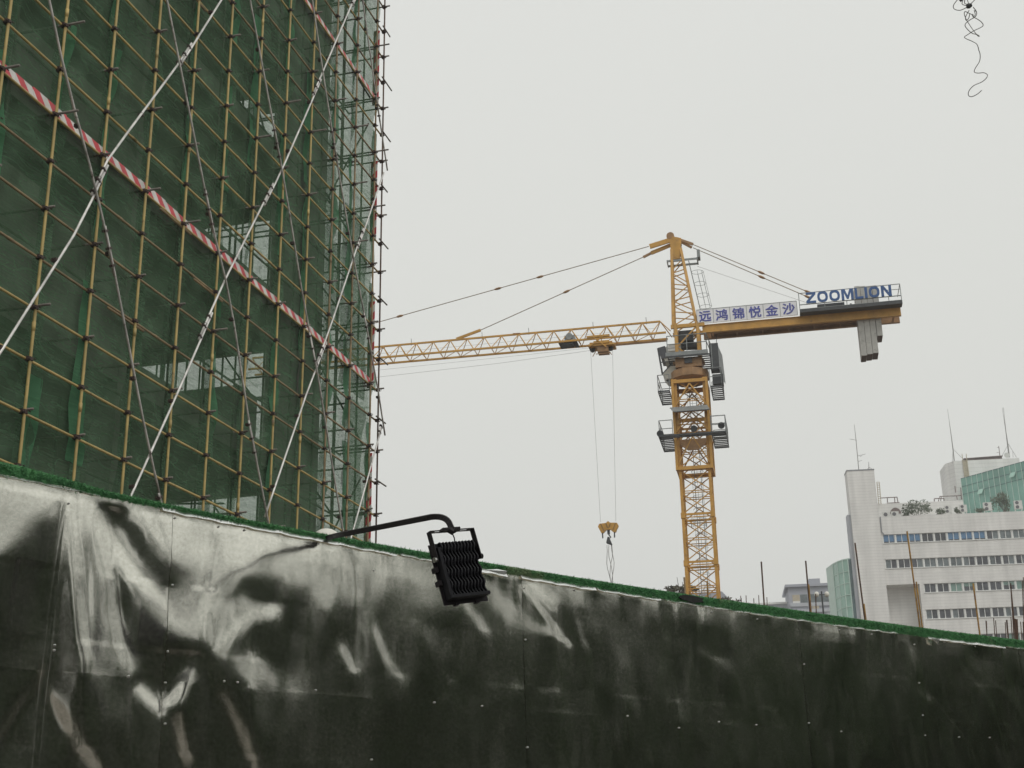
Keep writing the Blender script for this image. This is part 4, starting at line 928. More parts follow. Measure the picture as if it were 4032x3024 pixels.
for i, n in enumerate((11, 9, 4)):
    jib_section(a, n, pitch, i == 0).build('jib_section', CY, crane); a += n*pitch
JEND = a
mb = MB(); mb.pbox(JP, 1.6, 5.9, -.62, -.50, 29.9, 29.995); mb.build('jib_walkway', CB, crane)
mb = MB()
for aa in (2.75, 6.0, 10.0, 12.95, 17.5): mb.bar(cpt(aa, .0, 30.9), cpt(aa+.02, .0, 31.35), .035)
mb.build('line_stanchion', CG, crane)
mb = MB(); mb.bar(cpt(12.6, 0, 31.02), cpt(14.75, 0, 31.06), .01); mb.bar(cpt(13.05, 0, 31.5), cpt(14.6, 0, 31.05), .09, .16); mb.build('tie_anchor', CY, crane)
mb = MB(); mb.tube([cpt(10.55, 0, 31.02), cpt(11.0, 0, 31.04)], [.07, .07], 8); mb.bar(cpt(19.3, 0, 30.85), cpt(19.3, 0, 30.95), .12); mb.build('jib_pin', CB, crane)
def tie(p, q, couples):
    mb = MB(); mb.tube([p, q], .024, 6)
    o = mb.build('jib_tie', M['tie'], crane)
    d = (V(q)-V(p))/np.linalg.norm(V(q)-V(p))
    for t in couples: mb = MB(); c = lerp(p, q, t); mb.tube([c-d*.24, c-d*.1, c+d*.1, c+d*.24], [.03, .075, .075, .03], 6); mb.build('tie_link', M['crane_brown'], o)
pA = cpt(2.35, .1, 35.97); sl = (34.14-36.0)/(11.88-2.35)
qA = cpt(27., 0, 31.05+.0)
qA = cpt(2.35+24.5, 0, 35.97-24.5*.191)
tie(pA, qA, (.28, .39, .65)); tie(cpt(2.72, -.12, 35.40), cpt(13.1, 0, 31.48), (.47,))
for s in (.12, -.12):
    tie(cpt(-.33, s, 35.8 if s > 0 else 35.68), cpt(-7.1, s*3.4, 31.75), (.585, .97))
mb = MB(); mb.tube([cpt(-.5, -.3, 34.5), cpt(-6.9, -.5, 31.5)], .010, 5); mb.build('stay_wire', M['rope'], crane)
# trolley, ropes, hook block
mb = MB()
for s in (1, -1):
    mb.pbox(JP, 4.95, 6.35, .60*s-.05, .60*s+.05, 30.12, 30.24); mb.bar(cpt(5.35, .62*s, 30.15), cpt(6.2, .5*s, 29.6), .06); mb.bar(cpt(5.95, .62*s, 30.15), cpt(5.2, .5*s, 29.5), .06)
mb.pbox(JP, 4.7, 6.3, -.5, .5, 29.62, 29.74); mb.pbox(JP, 5.0, 5.95, -.5, .56, 29.74, 29.9)
tro = mb.build('trolley', CY, crane)
mb = MB()
for aa in (6.1, 5.0):
    mb.tube([cpt(aa, -.12, 29.58), cpt(aa, .12, 29.58)], .17, 12)
mb.build('trolley_pulley', CD, tro)
mb = MB(); mb.pbox(JP, 5.1, 5.75, -.3, .4, 29.25, 29.6); mb.bar(cpt(5.85, .4, 29.3), cpt(6.05, .4, 28.98), .04); mb.bar(cpt(5.85, .4, 29.12), cpt(4.95, .4, 29.12), .04); mb.bar(cpt(5.1, .4, 29.3), cpt(4.9, .4, 29.0), .04); mb.build('trolley_cradle', CB, tro)
mb = MB(); mb.pbox(JP, 7.15, 7.75, -.3, .35, 30.18, 30.5); mb.tube([cpt(7.45, -.3, 30.42), cpt(7.45, .4, 30.42)], .22, 12); wi = mb.build('trolley_winch', CG, crane)
mb = MB(); mb.pbox(JP, 6.95, 7.2, -.5, .5, 29.97, 30.0); mb.pbox(JP, 7.75, 8.1, -.5, .5, 29.97, 30.0); mb.pbox(JP, 7.2, 7.75, -.1, .5, 29.85, 30.05); mb.build('winch_plate', CD, wi)
for s, aa, bb in ((0, 6.22, 6.02), (0, 4.88, 5.12)):
    mb = MB(); mb.tube([cpt(aa, s, 29.55), cpt(bb, s, 18.9)], .0085, 5); mb.build('hoist_rope', M['rope'], crane)
mb = MB(); mb.tube([cpt(6.25, -.2, 29.6), cpt(12, -.2, 29.28), cpt(21, -.2, 29.02), cpt(30, -.2, 29.3), cpt(JEND, 0, 30.1)], .0085, 5); mb.tube([cpt(6.25, .2, 29.62), cpt(12, .2, 29.5), cpt(21, .2, 29.35), cpt(30, .2, 29.6), cpt(JEND, 0, 30.1)], .007, 5); mb.tube([cpt(2., .1, 30.55), cpt(20, .1, 30.5), cpt(JEND, .1, 30.6)], .007, 5); mb.build('trolley_rope', M['rope'], crane)
mb = MB(); zb = 18.35
mb.prism([cpt(5.57+x, .1, zb+z) for x, z in [(-.52, .42), (-.6, .25), (-.42, -.12), (-.3, -.12), (-.12, .05), (.12, .05), (.3, -.12), (.42, -.12), (.6, .25), (.52, .42), (.12, .45), (0, .56), (-.12, .45)]], -JP.n*.2)
hb = mb.build('hook_block', CY, crane)
mb = MB()
for q0, q1 in (((-.44, .42), (-.26, .0)), ((.44, .42), (.26, .0)), ((-.14, .42), (-.03, .15)), ((.14, .42), (.03, .15))): mb.bar(cpt(5.57+q0[0], .11, zb+q0[1]), cpt(5.57+q1[0], .11, zb+q1[1]), .05, .02)
for x in (-.34, .36): mb.bar(cpt(5.57+x, 0, zb-.1), cpt(5.57+x*.97, 0, zb-.42), .07)
mb.build('block_strap', CD, hb)
mb = MB(); mb.tube([cpt(5.57, 0, zb+.02), cpt(5.57, 0, zb-.2)], .08, 8); mb.tube([cpt(5.57, 0, zb-.2), cpt(5.53, 0, zb-.3), cpt(5.46, 0, zb-.38), cpt(5.55, 0, zb-.48), cpt(5.64, 0, zb-.4)], .04, 8); mb.build('hook', CD, hb)
# counter jib
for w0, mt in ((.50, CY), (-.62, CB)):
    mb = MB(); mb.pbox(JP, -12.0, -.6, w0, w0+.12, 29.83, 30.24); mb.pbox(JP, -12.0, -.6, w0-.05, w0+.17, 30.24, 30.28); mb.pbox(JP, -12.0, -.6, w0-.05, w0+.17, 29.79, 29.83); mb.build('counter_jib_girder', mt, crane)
mb = MB()
for aa in np.arange(-11.6, -1, 1.5): mb.bar(cpt(aa, .5, 29.9), cpt(aa, -.5, 29.9), .09); mb.bar(cpt(aa, .5, 29.95), cpt(aa+1.4, -.5, 29.95), .05)
mb.pbox(JP, -9.5, -1.2, -.49, .49, 29.98, 30.01); mb.build('counter_jib_floor', CB, crane)
mb = MB(); mb.pbox(JP, -.9, -12.0, .67, .72, 30.24, 30.3)
mb = MB(); mb.pbox(JP, -12.08, -6.3, .675, 1.25, 30.27, 30.36); mb.pbox(JP, -12.08, -6.3, 1.25, 1.29, 30.27, 30.48)
o = mb.build('counter_jib_deck', CD, crane)
mb = MB(); Z0 = 30.45
for h in (.02, .30, 1.02): mb.tube([cpt(-6.32, 1.27, Z0+h), cpt(-12.05, 1.27, Z0+h+.02)], .024 if h != .3 else .03, 6)
for aa in (-6.32, -7.75, -11.35, -12.05, -9.0): mb.tube([cpt(aa, 1.27, Z0-.1), cpt(aa, 1.27, Z0+(1.04 if aa in (-6.32, -12.05) else .32))], .022, 6)
mb.tube([cpt(-11.3, 1.27, Z0+.72), cpt(-12.05, 1.27, Z0+.72)], .018, 6)
mb.tube([cpt(-12.05, 1.27, Z0+1.03), cpt(-12.05, -.7, Z0+1.03)], .022, 6)
mb.build('guard_rail', CG, o)
mb = MB(); mb.pbox(JP, -8.9, -7.35, -.3, .6, 30.3, 30.95); mb.tube([cpt(-9.15, .2, 30.5), cpt(-9.3, .2, 30.95)], .07, 8); mb.build('hoist_motor', CD, crane)
for k, (aa, bot) in enumerate(((-9.72, 27.62), (-10.05, 27.68), (-10.38, 27.72), (-10.72, 28.75))):
    mb = MB(); mb.pbox(JP, aa-.155, aa+.155, -.75, .40, bot, 31.95-(.03*k)); mb.pbox(JP, aa-.155, aa+.155, -.75, -.1, 31.9, 32.05+.05*(k % 2)); b_ = mb.build('counterweight_block', M['cw'], crane)
    mb = MB(); mb.pbox(JP, aa-.14, aa+.14, -.7, .38, bot-.03, bot-.002); mb.build('block_underside', M['cw_end'], b_)
# sign boards
def text_mesh(txt, size, plane_fn, cx, cz, m, parent, name, off=.0, w=0., sx=1., depth=.01):
    cu = bpy.data.curves.new('lettering', 'FONT'); cu.body = txt; cu.align_x = 'CENTER'; cu.align_y = 'CENTER'; cu.size = size; cu.offset = off; cu.extrude = depth
    ob = bpy.data.objects.new('lettering', cu); C.objects.link(ob); bpy.context.view_layer.update()
    me = bpy.data.meshes.new_from_object(ob.evaluated_get(bpy.context.evaluated_depsgraph_get())); C.objects.unlink(ob); bpy.data.objects.remove(ob)
    co = np.empty(len(me.vertices)*3); me.vertices.foreach_get('co', co); co = co.reshape(-1, 3)
    mn, mx = co.min(0), co.max(0); co[:, :2] -= ((mn+mx)/2)[:2]
    out = np.array([plane_fn(cx-p[0]*sx, w+p[2], cz+p[1]) for p in co]); heavy = [(-.013, 0), (.013, .003), (0, .006)]; base = V(parent.location)+(V(parent.parent.location) if parent.parent else 0)
    me.vertices.foreach_set('co', (out-base).ravel()); me.materials.clear(); me.materials.append(m); me.update()
    fs = [tuple(p.vertices) for p in me.polygons]; nv = len(co); vs = []; ff = []
    for k, (da, dw) in enumerate(heavy): vs += [plane_fn(cx-p[0]*sx+da, w+p[2]+dw, cz+p[1]+.006*(k-1))-base for p in co]; ff += [tuple(i+k*nv for i in f) for f in fs]
    me = bpy.data.meshes.new(name); me.from_pydata([tuple(map(float, v)) for v in vs], [], ff); me.materials.append(m); me.update()
    o = bpy.data.objects.new(name, me); C.objects.link(o); o.parent = parent; return o, (mx-mn)
SW = .78
zs0, zs1 = 30.33, 31.20; a_l, a_r = -.33, -6.18
mb = MB(); mb.pbox(JP, a_r, a_l, SW-.06, SW, zs0, zs1); sign = mb.build('sign_board', M['sign_white'], crane)
mb = MB()
for i in range(7): x = a_l+(a_r-a_l)*i/6; mb.pbox(JP, x-.012, x+.012, SW, SW+.012, zs0, zs1)
mb.pbox(JP, a_r, a_l, SW-.06, SW+.012, zs1, zs1+.03); mb.build('sign_frame', CG, sign)
for i, ch in enumerate('远鸿锦悦金沙'):
    text_mesh(ch, .74, cpt, a_l+(a_r-a_l)*(i+.5)/6+.0, (zs0+zs1)/2, M['sign_blue'], sign, 'lettering', .003, SW+.012)
GLY = {'Z': [[(0, 1), (1, 1), (1, .8), (.34, .2), (1, .2), (1, 0), (0, 0), (0, .2), (.66, .8), (0, .8)]],
       'M': [[(0, 0), (0, 1), (.30, 1), (.5, .42), (.70, 1), (1, 1), (1, 0), (.78, 0), (.78, .68), (.58, .08), (.42, .08), (.22, .68), (.22, 0)]],
       'L': [[(0, 0), (0, 1), (.28, 1), (.28, .2), (1, .2), (1, 0)]], 'I': [[(0, 0), (0, 1), (1, 1), (1, 0)]],
       'N': [[(0, 0), (0, 1), (.28, 1), (.74, .36), (.74, 1), (1, 1), (1, 0), (.72, 0), (.26, .64), (.26, 0)]]}
lx = -6.72; lz = Z0+.33; LH = .67
mb = MB()
for ch_ in 'ZOOMLION':
    wd = {'I': .15, 'M': .68, 'L': .46, 'N': .58, 'Z': .56, 'O': .60}[ch_]
    if ch_ == 'O':
        n = 20; o_ = []; i_ = []
        for k in range(n):
            t = 2*math.pi*k/n; sq = lambda v: math.copysign(abs(v)**.8, v)
            o_.append((.5+.5*sq(math.cos(t)), .5+.5*sq(math.sin(t)))); i_.append((.5+.27*sq(math.cos(t)), .5+.29*sq(math.sin(t))))
        for w_ in (0, 1): pass
        P3 = lambda q, w_: cpt(lx-q[0]*wd, 1.30+w_*.05, lz+q[1]*LH)
        vs = [P3(q, 1) for q in o_]+[P3(q, 1) for q in i_]+[P3(q, 0) for q in o_]+[P3(q, 0) for q in i_]; fs = []
        for k in range(n):
            k2 = (k+1) % n; fs += [(k, k2, n+k2, n+k), (2*n+k2, 2*n+k, 3*n+k, 3*n+k2), (k2, k, 2*n+k, 2*n+k2), (n+k, n+k2, 3*n+k2, 3*n+k)]
        mb.add(vs, fs)
    else:
        for poly_ in GLY[ch_]: mb.prism([cpt(lx-x*wd, 1.30, lz+y*LH) for x, y in poly_], JP.n*.05)
    lx -= wd+.085
mb.build('logo_lettering', M['logo_blue'], crane)
# chains hanging from the hook
ch = empty('sling_chain', cpt(5.55, 0, 17.85)); tag(ch, 'four loose lifting chains dangling from the crane hook', 'chain')
mb = MB(); mb.prism([cpt(5.57+x, .06, 17.86+z) for x, z in [(-.02, .12), (.07, .12), (.16, -.2), (.13, -.26), (-.16, -.38), (-.19, -.34), (-.06, .0)]], -JP.n*.1); mb.build('lifting_plate', M['crane_dark'], ch)
rc = np.random.default_rng(8)
for k, x0 in enumerate((.13, .02, -.11, -.14)):
    pts = []; x = x0
    for i in range(20):
        z = 17.5-.34*i; pts.append(cpt(5.56+x+.13*math.sin(i*.55+k*1.7)*min(1, i/3)-.06*min(i/8, 1.5)*0, .06*math.cos(i*.8+k), z)); x += rc.normal()*.012-x*.03
    mb = MB(); mb.tube(pts, .017, 5); mb.build('chain_leg', M['rope'], ch, True)

# ------------------------------------------------------------------ white office block
B0 = np.array([math.sin(rad(18)), math.cos(rad(18)), 0.])*190
BP = Plane(B0, 96.3)                                              # u to the right, n towards the camera
if BP.u[0] < 0: BP.u = -BP.u
def bpt(b, w, z): return BP.pt(b, w, z)
off = empty('office_building', bpt(2, 0, 0)); tag(off, 'white tiled office block with ribbon windows, blank stair tower and green glass rooftop storey', 'building')
BR = 26.
rows = [(39.3, 40.5, -7.9), (35.78, 37.02, -7.95), (32.3, 33.5, -3.15), (28.72, 29.98, -3.3), (25.2, 26.48, -3.4), (21.7, 22.95, -3.4)]
mb = MB()
zt = 43.0
for i, (z0, z1, b0) in enumerate(rows):
    mb.pbox(BP, -8.1 if zt > 33.6 else -3.4, BR, -.35, 0, z1, zt)
    if b0 > -8.05: mb.pbox(BP, -8.1 if z0 > 33.6 else -3.4, b0, -.35, -.002, z0, z1)
    zt = z0
mb.pbox(BP, -3.4, BR, -.35, 0, 0, zt)
mb.pbox(BP, -3.7, -3.4, -2.6, -.003, 0, 33.5); mb.pbox(BP, -8.1, -3.7, -2.9, -2.6, 0, 33.5); mb.pbox(BP, -8.1, BR, -26, -2.95, 0, 42.3); mb.pbox(BP, -8.1, -3.41, -2.6, -.36, 33.5, 33.8)
mb.pbox(BP, -3.4, BR, -2.94, -.6, 0, 42.3)
mb.build('wall', M['tile'], off)
rw = np.random.default_rng(12)
def window(b0, b1, z0, z1, kind):
    mb = MB(); f = .05
    mb.pbox(BP, b0, b1, -.30, -.16, z0, z0+f); mb.pbox(BP, b0, b1, -.30, -.16, z1-f, z1); mb.pbox(BP, b0, b0+f, -.30, -.16, z0+f, z1-f); mb.pbox(BP, b1-f, b1, -.30, -.16, z0+f, z1-f)
    m_ = (b0+b1)/2; mb.pbox(BP, m_-.04, m_+.04, -.30, -.15, z0+f, z1-f)
    w = mb.build('window', M['frame_white'], off)
    for k, (x0, x1) in enumerate(((b0+f, m_-.04), (m_+.04, b1-f))):
        kk = kind[k] if isinstance(kind, tuple) else kind
        mb = MB()
        if kk == 'tealtop':
            mb.pbox(BP, x0, x1, -.27, -.22, z0+f+.62, z1-f); mb.build('pane', M['glass_teal'], w); mb = MB(); mb.pbox(BP, x0, x1, -.27, -.225, z0+f, z0+f+.60); mb.build('pane', M['glass_dark'], w)
        elif kk == 'blue':
            mb.pbox(BP, x0, x1, -.27, -.22, z0+f+.18, z1-f); mb.build('pane', M['glass_blue'], w); mb = MB(); mb.pbox(BP, x0, x1, -.27, -.225, z0+f, z0+f+.17); mb.build('pane', M['glass_dark'], w)
        else:
            mb.pbox(BP, x0, x1, -.27, -.22, z0+f, z1-f); mb.build('pane', M['glass_'+kk], w)
kinds = [['blue', 'blue', 'blue', ('dark', 'dark'), ('dark', 'dark'), 'blue', 'blue', 'blue', ('dark', 'grey'), 'grey', 'grey', 'grey'],
         [('grey', 'dark'), 'dark', ('dark', 'grey'), 'grey', 'grey', 'grey', ('grey', 'dark'), ('dark', 'dark'), ('grey', 'dark'), ('dark', 'grey'), ('dark', 'grey'), 'grey'],
         [('dark', 'dark'), 'dark', 'teal', 'tealtop', 'dark', 'dark', 'tealtop', 'teal', 'tealtop', 'dark'],
         [('grey', 'dark'), 'dark', ('grey', 'dark'), 'dark', 'dark', 'dark', ('grey', 'dark'), 'dark', 'dark', 'grey'],
         [('teal', 'teal'), 'teal', 'teal', 'teal', 'dark', 'dark', 'teal', 'dark', 'dark', 'grey'], ['dark']*10]
for (z0, z1, b0), kd in zip(rows, kinds):
    b = b0+.08; i = 0
    while b < 15.5:
        window(b, b+1.52, z0, z1, kd[i] if i < len(kd) else 'grey'); b += 1.735; i += 1
    mb = MB(); mb.pbox(BP, b0, BR, -.5, -.33, z0, z1)
    q = b0+.08-.19
    for j in range(i+1): mb.pbox(BP, q+.0, q+.18, -.329, -.12, z0+.002, z1-.002); q += 1.735
    mb.build('window_pier', M['frame_white'], off)
mb = MB()
for z0, z1, b0 in rows: mb.pbox(BP, b0, BR, .0, .09, z0-.10, z0-.02)
mb.build('sill', M['frame_white'], off)
# stair tower
mb = MB(); mb.pbox(BP, -11.9, -8.15, -2.2, .25, 0, 49.7); mb.build('stair_tower', M['tile'], off)
mb = MB(); mb.pbox(BP, -11.95, -8.1, -2.25, .30, 49.7, 49.85); mb.build('coping', M['roof_grey'], off)
mb = MB(); mb.pbox(BP, -12.35, -11.9, -2.0, -.4, 0, 43.6); mb.build('side_duct', M['grey_light'], off)
mb = MB(); mb.tube([bpt(-7.95, .12, 43.0), bpt(-7.97, .12, 40.9), bpt(-7.7, .12, 40.5)], .07, 6); mb.build('drain_pipe', M['roof_grey'], off)
# set-back penthouse wall, lift room, coping
mb = MB(); z = BP.az(3600, 1978, -5)[1]; mb.pbox(BP, -8.1, 4.55, -12, -5, 42.3, z); mb.build('penthouse', M['tile'], off)
l0 = BP.az(3737, 1882, -18)[0]; l1 = BP.az(3755, 1815, -18); l2 = BP.az(4012, 1801, -18)[0]; zl = l1[1]
mb = MB(); mb.prism([bpt(l1[0], -18, 42.3), bpt(l2, -18, 42.3), bpt(l2, -24, 42.3), bpt(l0, -24, 42.3), bpt(l0, -19.6, 42.3)], (0, 0, zl-42.3)); mb.build('lift_room', M['tile_far'], off)
mb = MB(); t0 = BP.az(3790, 1808, -17.9)[0]; 
for x in (t0, t0+.62): mb.bar(bpt(x, -17.85, 47), bpt(x, -17.85, zl+1.0), .09)
for zq in np.arange(47.2, zl+.1, .38): mb.bar(bpt(t0, -17.85, zq), bpt(t0+.62, -17.85, zq), .05)
mb.pbox(BP, t0-.05, t0+.67, -17.99, -17.9, 47, zl); mb.build('roof_ladder', M['ladder_tan'], off)
mb = MB(); mb.pbox(BP, l1[0]+1.6, l2-2.4, -20, -18.3, zl, zl+.45); mb.tube([bpt(l1[0]+1.6, -18.2, zl+.32), bpt(l2-2.3, -18.2, zl+.5)], .09, 6); mb.build('roof_duct', M['rust_frame'], off)
# green glass storey, turned towards us
g0 = BP.hit(3783, 1884, -15.5); gb0 = BP.az(3783, 1884, -15.5)
GP = Plane(g0, 146.7)
if GP.u[0] < 0: GP.u = -GP.u
GL = 15.5; zgt = g0[2]; zgb = 42.3
# horizontal course heights read at the left edge
mb = MB(); mb.obox(GP.pt(GL/2, -2.02, (zgt+zgb)/2), GP.u*GL/2, GP.n*2.0, (0, 0, (zgt-zgb)/2)); gs = mb.build('glass_storey', M['glass_green'], off)
nb = 16; pw = GL/nb; hs = [zgb, zgb+.9, zgb+2.2, zgt-2.45, zgt-1.25, zgt]
mb = MB()
for i in range(nb+1): mb.pbox(GP, i*pw-.035, i*pw+.035, .0, .07, zgb, zgt)
mb.build('mullion', M['mullion'], gs)
mb = MB()
for h in hs[2:]: mb.pbox(GP, 0, GL, .0, .05, h-.06, h)
mb.build('transom_bar', M['glass_slate'], gs)
for i, j in ((3, 2), (9, 3)):
    mb = MB(); p0 = [GP.pt(i*pw+.05, .08, hs[j+1]), GP.pt((i+1)*pw-.05, .08, hs[j+1]), GP.pt((i+1)*pw-.05, .55, hs[j+1]-.75), GP.pt(i*pw+.05, .55, hs[j+1]-.75)]
    mb.prism(p0, (0, 0, .05)); mb.build('vent_window', M['glass_green2'], gs)
mb = MB(); mb.pbox(GP, .05, GL, -.015, .01, zgb, hs[2]+.25); mb.build('lower_glass', M['glass_slate'], gs)
# curved green glass stairwell on the left flank
cst = MB(); stair = []
P0 = [BP.hit(3278, 2218, -4.5), BP.hit(3296, 2212, -2.8), BP.hit(3316, 2206, -1.6), BP.hit(3337, 2203, -1.0), BP.hit(3366, 2201, -.9), BP.hit(3400, 2199, -.9)]
zg = float(P0[-1][2])
poly = [np.array([p[0], p[1], 0]) for p in P0]+[np.array([*bpt(-10.5, -5, 0)]), np.array([*bpt(-15., -8, 0)])]
st_root = empty('glass_stairwell', poly[2]); tag(st_root, 'curved green glass stairwell against the left side of the white office block', 'stairwell')
for i in range(len(P0)-1):
    a_, b_ = poly[i], poly[i+1]; mb = MB(); mb.add([a_, b_, b_+np.array([0, 0, zg]), a_+np.array([0, 0, zg])], [(0, 1, 2, 3)])
    d_ = poly[-1]*.0; nrm = np.cross(b_-a_, [0, 0, 1.]); nrm /= np.linalg.norm(nrm)
    if np.dot(nrm, -a_) < 0: nrm = -nrm
    mb = MB(); mb.prism([a_, b_, b_-nrm*.2, a_-nrm*.2], (0, 0, zg)); mb.build('glass_bay', M['glass_slate'] if i == 3 else M['glass_green2'], st_root)
mb = MB()
for p in poly[:6]: mb.bar(p+BP.n*.06, p+BP.n*.06+np.array([0, 0, zg+.05]), .13)
for zq in np.arange(zg-14.6, zg+.1, 1.62):
    for i in range(5):
        if i != 3: mb.bar(poly[i]+BP.n*.05+np.array([0, 0, zq]), poly[i+1]+BP.n*.05+np.array([0, 0, zq]), .10, .09)
mb.build('mullion', M['mullion'], st_root)
mb = MB(); mb.prism([p+np.array([0, 0, zg]) for p in poly], (0, 0, .12)); mb.prism([p for p in [poly[0], poly[-1], poly[-2], poly[5]]], (0, 0, zg-.02)); mb.build('roof', M['mullion'], st_root)

def ac_unit(px, py, offw, w, h, label, double=True):
    p = BP.hit(px, py, offw); b = BP.az(px, py, offw)[0]
    r0 = empty('air_conditioner', bpt(b, offw, p[2])); tag(r0, label, 'air conditioner', 'air conditioners on the office roof')
    mb = MB(); mb.pbox(BP, b-w/2, b+w/2, offw-.35, offw, p[2]+.04, p[2]+h); mb.pbox(BP, b-w/2+.05, b-w/2+.15, offw-.3, offw-.05, p[2]-.2, p[2]+.04); mb.pbox(BP, b+w/2-.15, b+w/2-.05, offw-.3, offw-.05, p[2]-.2, p[2]+.04); mb.build('casing', M['ac_white'], r0)
    n = 2 if double else 1
    for k in range(n):
        c = bpt(b-w*.14, offw, p[2]+h*(k+.5)/n); mb = MB(); R_ = min(w*.27, h/n*.4); mb.tube([c-BP.n*.02, c+BP.n*.02], R_, 14); mb.build('fan', M['fan_dark'], r0)
RW = -1.6
for px, py, w, h, l, d in ((3492, 2036, 1.0, .75, 'low white air conditioner at the left end of the office roof, nearest the stair tower', False), (3526, 2034, 1.0, .75, 'low white air conditioner below the arched rooftop opening', False), (3735, 2020, .98, 1.05, 'twin fan white air conditioner right of the big roof shrub', True),
                          (3795, 2016, .98, 1.05, 'twin fan white air conditioner at the corner of the rooftop wall', True), (3891, 2011, 1.1, 1.2, 'twin fan white air conditioner before the green glass, beside a dark shrub', True), (4012, 2004, 1.1, 1.2, 'twin fan white air conditioner before the green glass at the far right', True)):
    ac_unit(px, py, RW, w, h, l, d)
def shrub(px, py, offw, rx, rz, n, seed, label, up=.5, mt=None):
    p = BP.hit(px, py, offw); r0 = empty('roof_shrub', p); tag(r0, label, 'shrub', 'shrubs on the office roof')
    mb = MB(); leaf_cloud(mb, p+np.array([0, 0, rz*up]), rx, rx*.6, rz, n, .30, seed, 14); mb.build('foliage', mt or M['leaf_roof'], r0)
    mb = MB()
    for k in range(5): mb.tube([p+np.array([0, 0, -1.0]), p+np.array([(k-2)*rx*.3, 0, rz*.9])], [.05, .015], 5)
    mb.build('stem', M['bark'], r0)
shrub(3608, 2022, RW, 2.1, 1.25, 1100, 3, 'large loose green shrub on the office roof in front of the penthouse wall')
shrub(3702, 2022, RW, .9, .45, 350, 4, 'small low shrub left of a twin fan air conditioner on the roof')
shrub(3772, 2018, RW, .55, .55, 260, 5, 'small round shrub between two twin fan air conditioners on the roof')
shrub(3955, 1998, -2.4, 1.7, 1.55, 900, 6, 'dark bushy shrub in front of the green glass storey')
shrub(3862, 2012, RW, .9, .35, 260, 7, 'flat low shrub at the foot of the green glass, left of an air conditioner')
shrub(3570, 2034, RW, .9, .3, 220, 9, 'flat low shrub under the large roof shrub')
mb = MB(); ab_ = BP.az(3528, 2030, -4.9); cpts = [bpt(ab_[0]+.75*math.cos(t), -4.93, ab_[1]+.3+.85*math.sin(t)) for t in np.linspace(0, math.pi, 12)]
mb.prism(cpts, BP.n*.06); mb.build('arched_opening', M['rust_frame'], off)
def antenna(name, pts, r_, label, extra=(), cat='antenna', offw=-2., mt='rope'):
    P = [BP.hit(x, y, offw) for x, y in pts]; r0 = empty(name, P[-1]); tag(r0, label, cat)
    mb = MB(); mb.tube(P, r_, 6); mb.build('pole', M[mt], r0)
    if extra:
        mb = MB()
        for (x0, y0, x1, y1) in extra: mb.tube([BP.hit(x0, y0, offw), BP.hit(x1, y1, offw)], .03, 5)
        mb.build('arm', M[mt], r0)
    return r0
def z1(x, y): return (3250+x*.2411, 1650+y*.2411)
def z2(x, y): return (3650+x*.2713, 1600+y*.2713)
antenna('aerial', [z1(472, 90), z1(500, 345), z1(545, 830)], [.025, .05, .06], 'thin aerial with small side arms on top of the white stair tower',
        [(*z1(395, 325), *z1(515, 348)), (*z1(520, 605), *z1(655, 570)), (*z1(530, 695), *z1(595, 675)), (*z1(560, 615), *z1(600, 598))])
antenna('aerial', [z1(706, 700), z1(712, 815)], [.03, .05], 'short tripod aerial at the right corner of the white stair tower', [(*z1(712, 785), *z1(685, 822)), (*z1(712, 785), *z1(760, 815))])
antenna('lightning_rod', [z2(298, 40), z2(318, 180), z2(355, 450), z2(378, 625), z2(395, 790)], [.02, .03, .06, .08, .08], 'tall thin mast on the left corner of the rooftop lift room',
        [(*z2(378, 620), *z2(520, 760)), (*z2(378, 625), *z2(365, 830))], 'antenna', -18.)
antenna('lightning_rod', [z2(1092, 20), z2(1140, 330), z2(1172, 560), z2(1195, 740)], [.02, .05, .1, .11], 'thick double mast with splayed stays on the right of the lift room',
        [(*z2(1110, 20), *z2(1145, 340)), (*z2(1175, 560), *z2(1075, 745)), (*z2(1180, 545), *z2(1300, 740)), (*z2(1245, 650), *z2(1250, 740))], 'antenna', -18.)
o = antenna('camera_post', [z2(1040, 575), z2(1062, 745)], [.05, .05], 'short post with two cameras on the lift room roof', [(*z2(1015, 598), *z2(1050, 600)), (*z2(1010, 672), *z2(1055, 668))], 'camera post', -18., 'rust_frame')
dsh = BP.hit(*z2(1158, 712), -18); mb = MB(); mb.tube([dsh, dsh+BP.n*.12], [.3, .42], 14); tag(mb.build('satellite_dish', M['ac_white'], None, origin=dsh), 'small white satellite dish beside the thick mast on the lift room', 'satellite dish')
def pipe_frame(pts, label, offw, r_=.07):
    r0 = None
    P = [[BP.hit(x, y, offw) for x, y in seg] for seg in pts]; r0 = empty('pipe_frame', P[0][0]); tag(r0, label, 'pipe frame')
    for seg in P: mb = MB(); mb.tube(seg, r_, 6); mb.build('pipe', M['rust_frame'], r0)
pipe_frame([[z1(890, 1290), z1(1175, 1275)], [z1(1170, 1275), z1(1185, 1365)], [z1(1010, 1285), z1(1015, 1360)], [z1(1130, 1280), z1(1135, 1365)], [z1(1000, 1375), z1(1210, 1362)]], 'rusty pipe frame on the roof right of the stair tower', -7.)
pipe_frame([[z2(105, 1340), z2(245, 1335)], [z2(105, 1340), z2(108, 1380)], [z2(245, 1335), z2(247, 1370)], [z2(165, 1378), z2(185, 1308), z2(495, 1295)], [z2(200, 1375), z2(205, 1310)], [z2(430, 1300), z2(440, 1355)], [z2(490, 1180), z2(500, 1350)], [z2(405, 1155), z2(415, 1250)]], 'rusty pipe frame on the penthouse roof left of the green glass', -7.)
tr_ = [z1(830, 1025), z1(880, 1025)]
P = [BP.hit(*z1(840, 1030), -4.5), BP.hit(*z1(868, 1385), -4.5), BP.hit(*z1(880, 1030), -4.5), BP.hit(*z1(910, 1385), -4.5)]
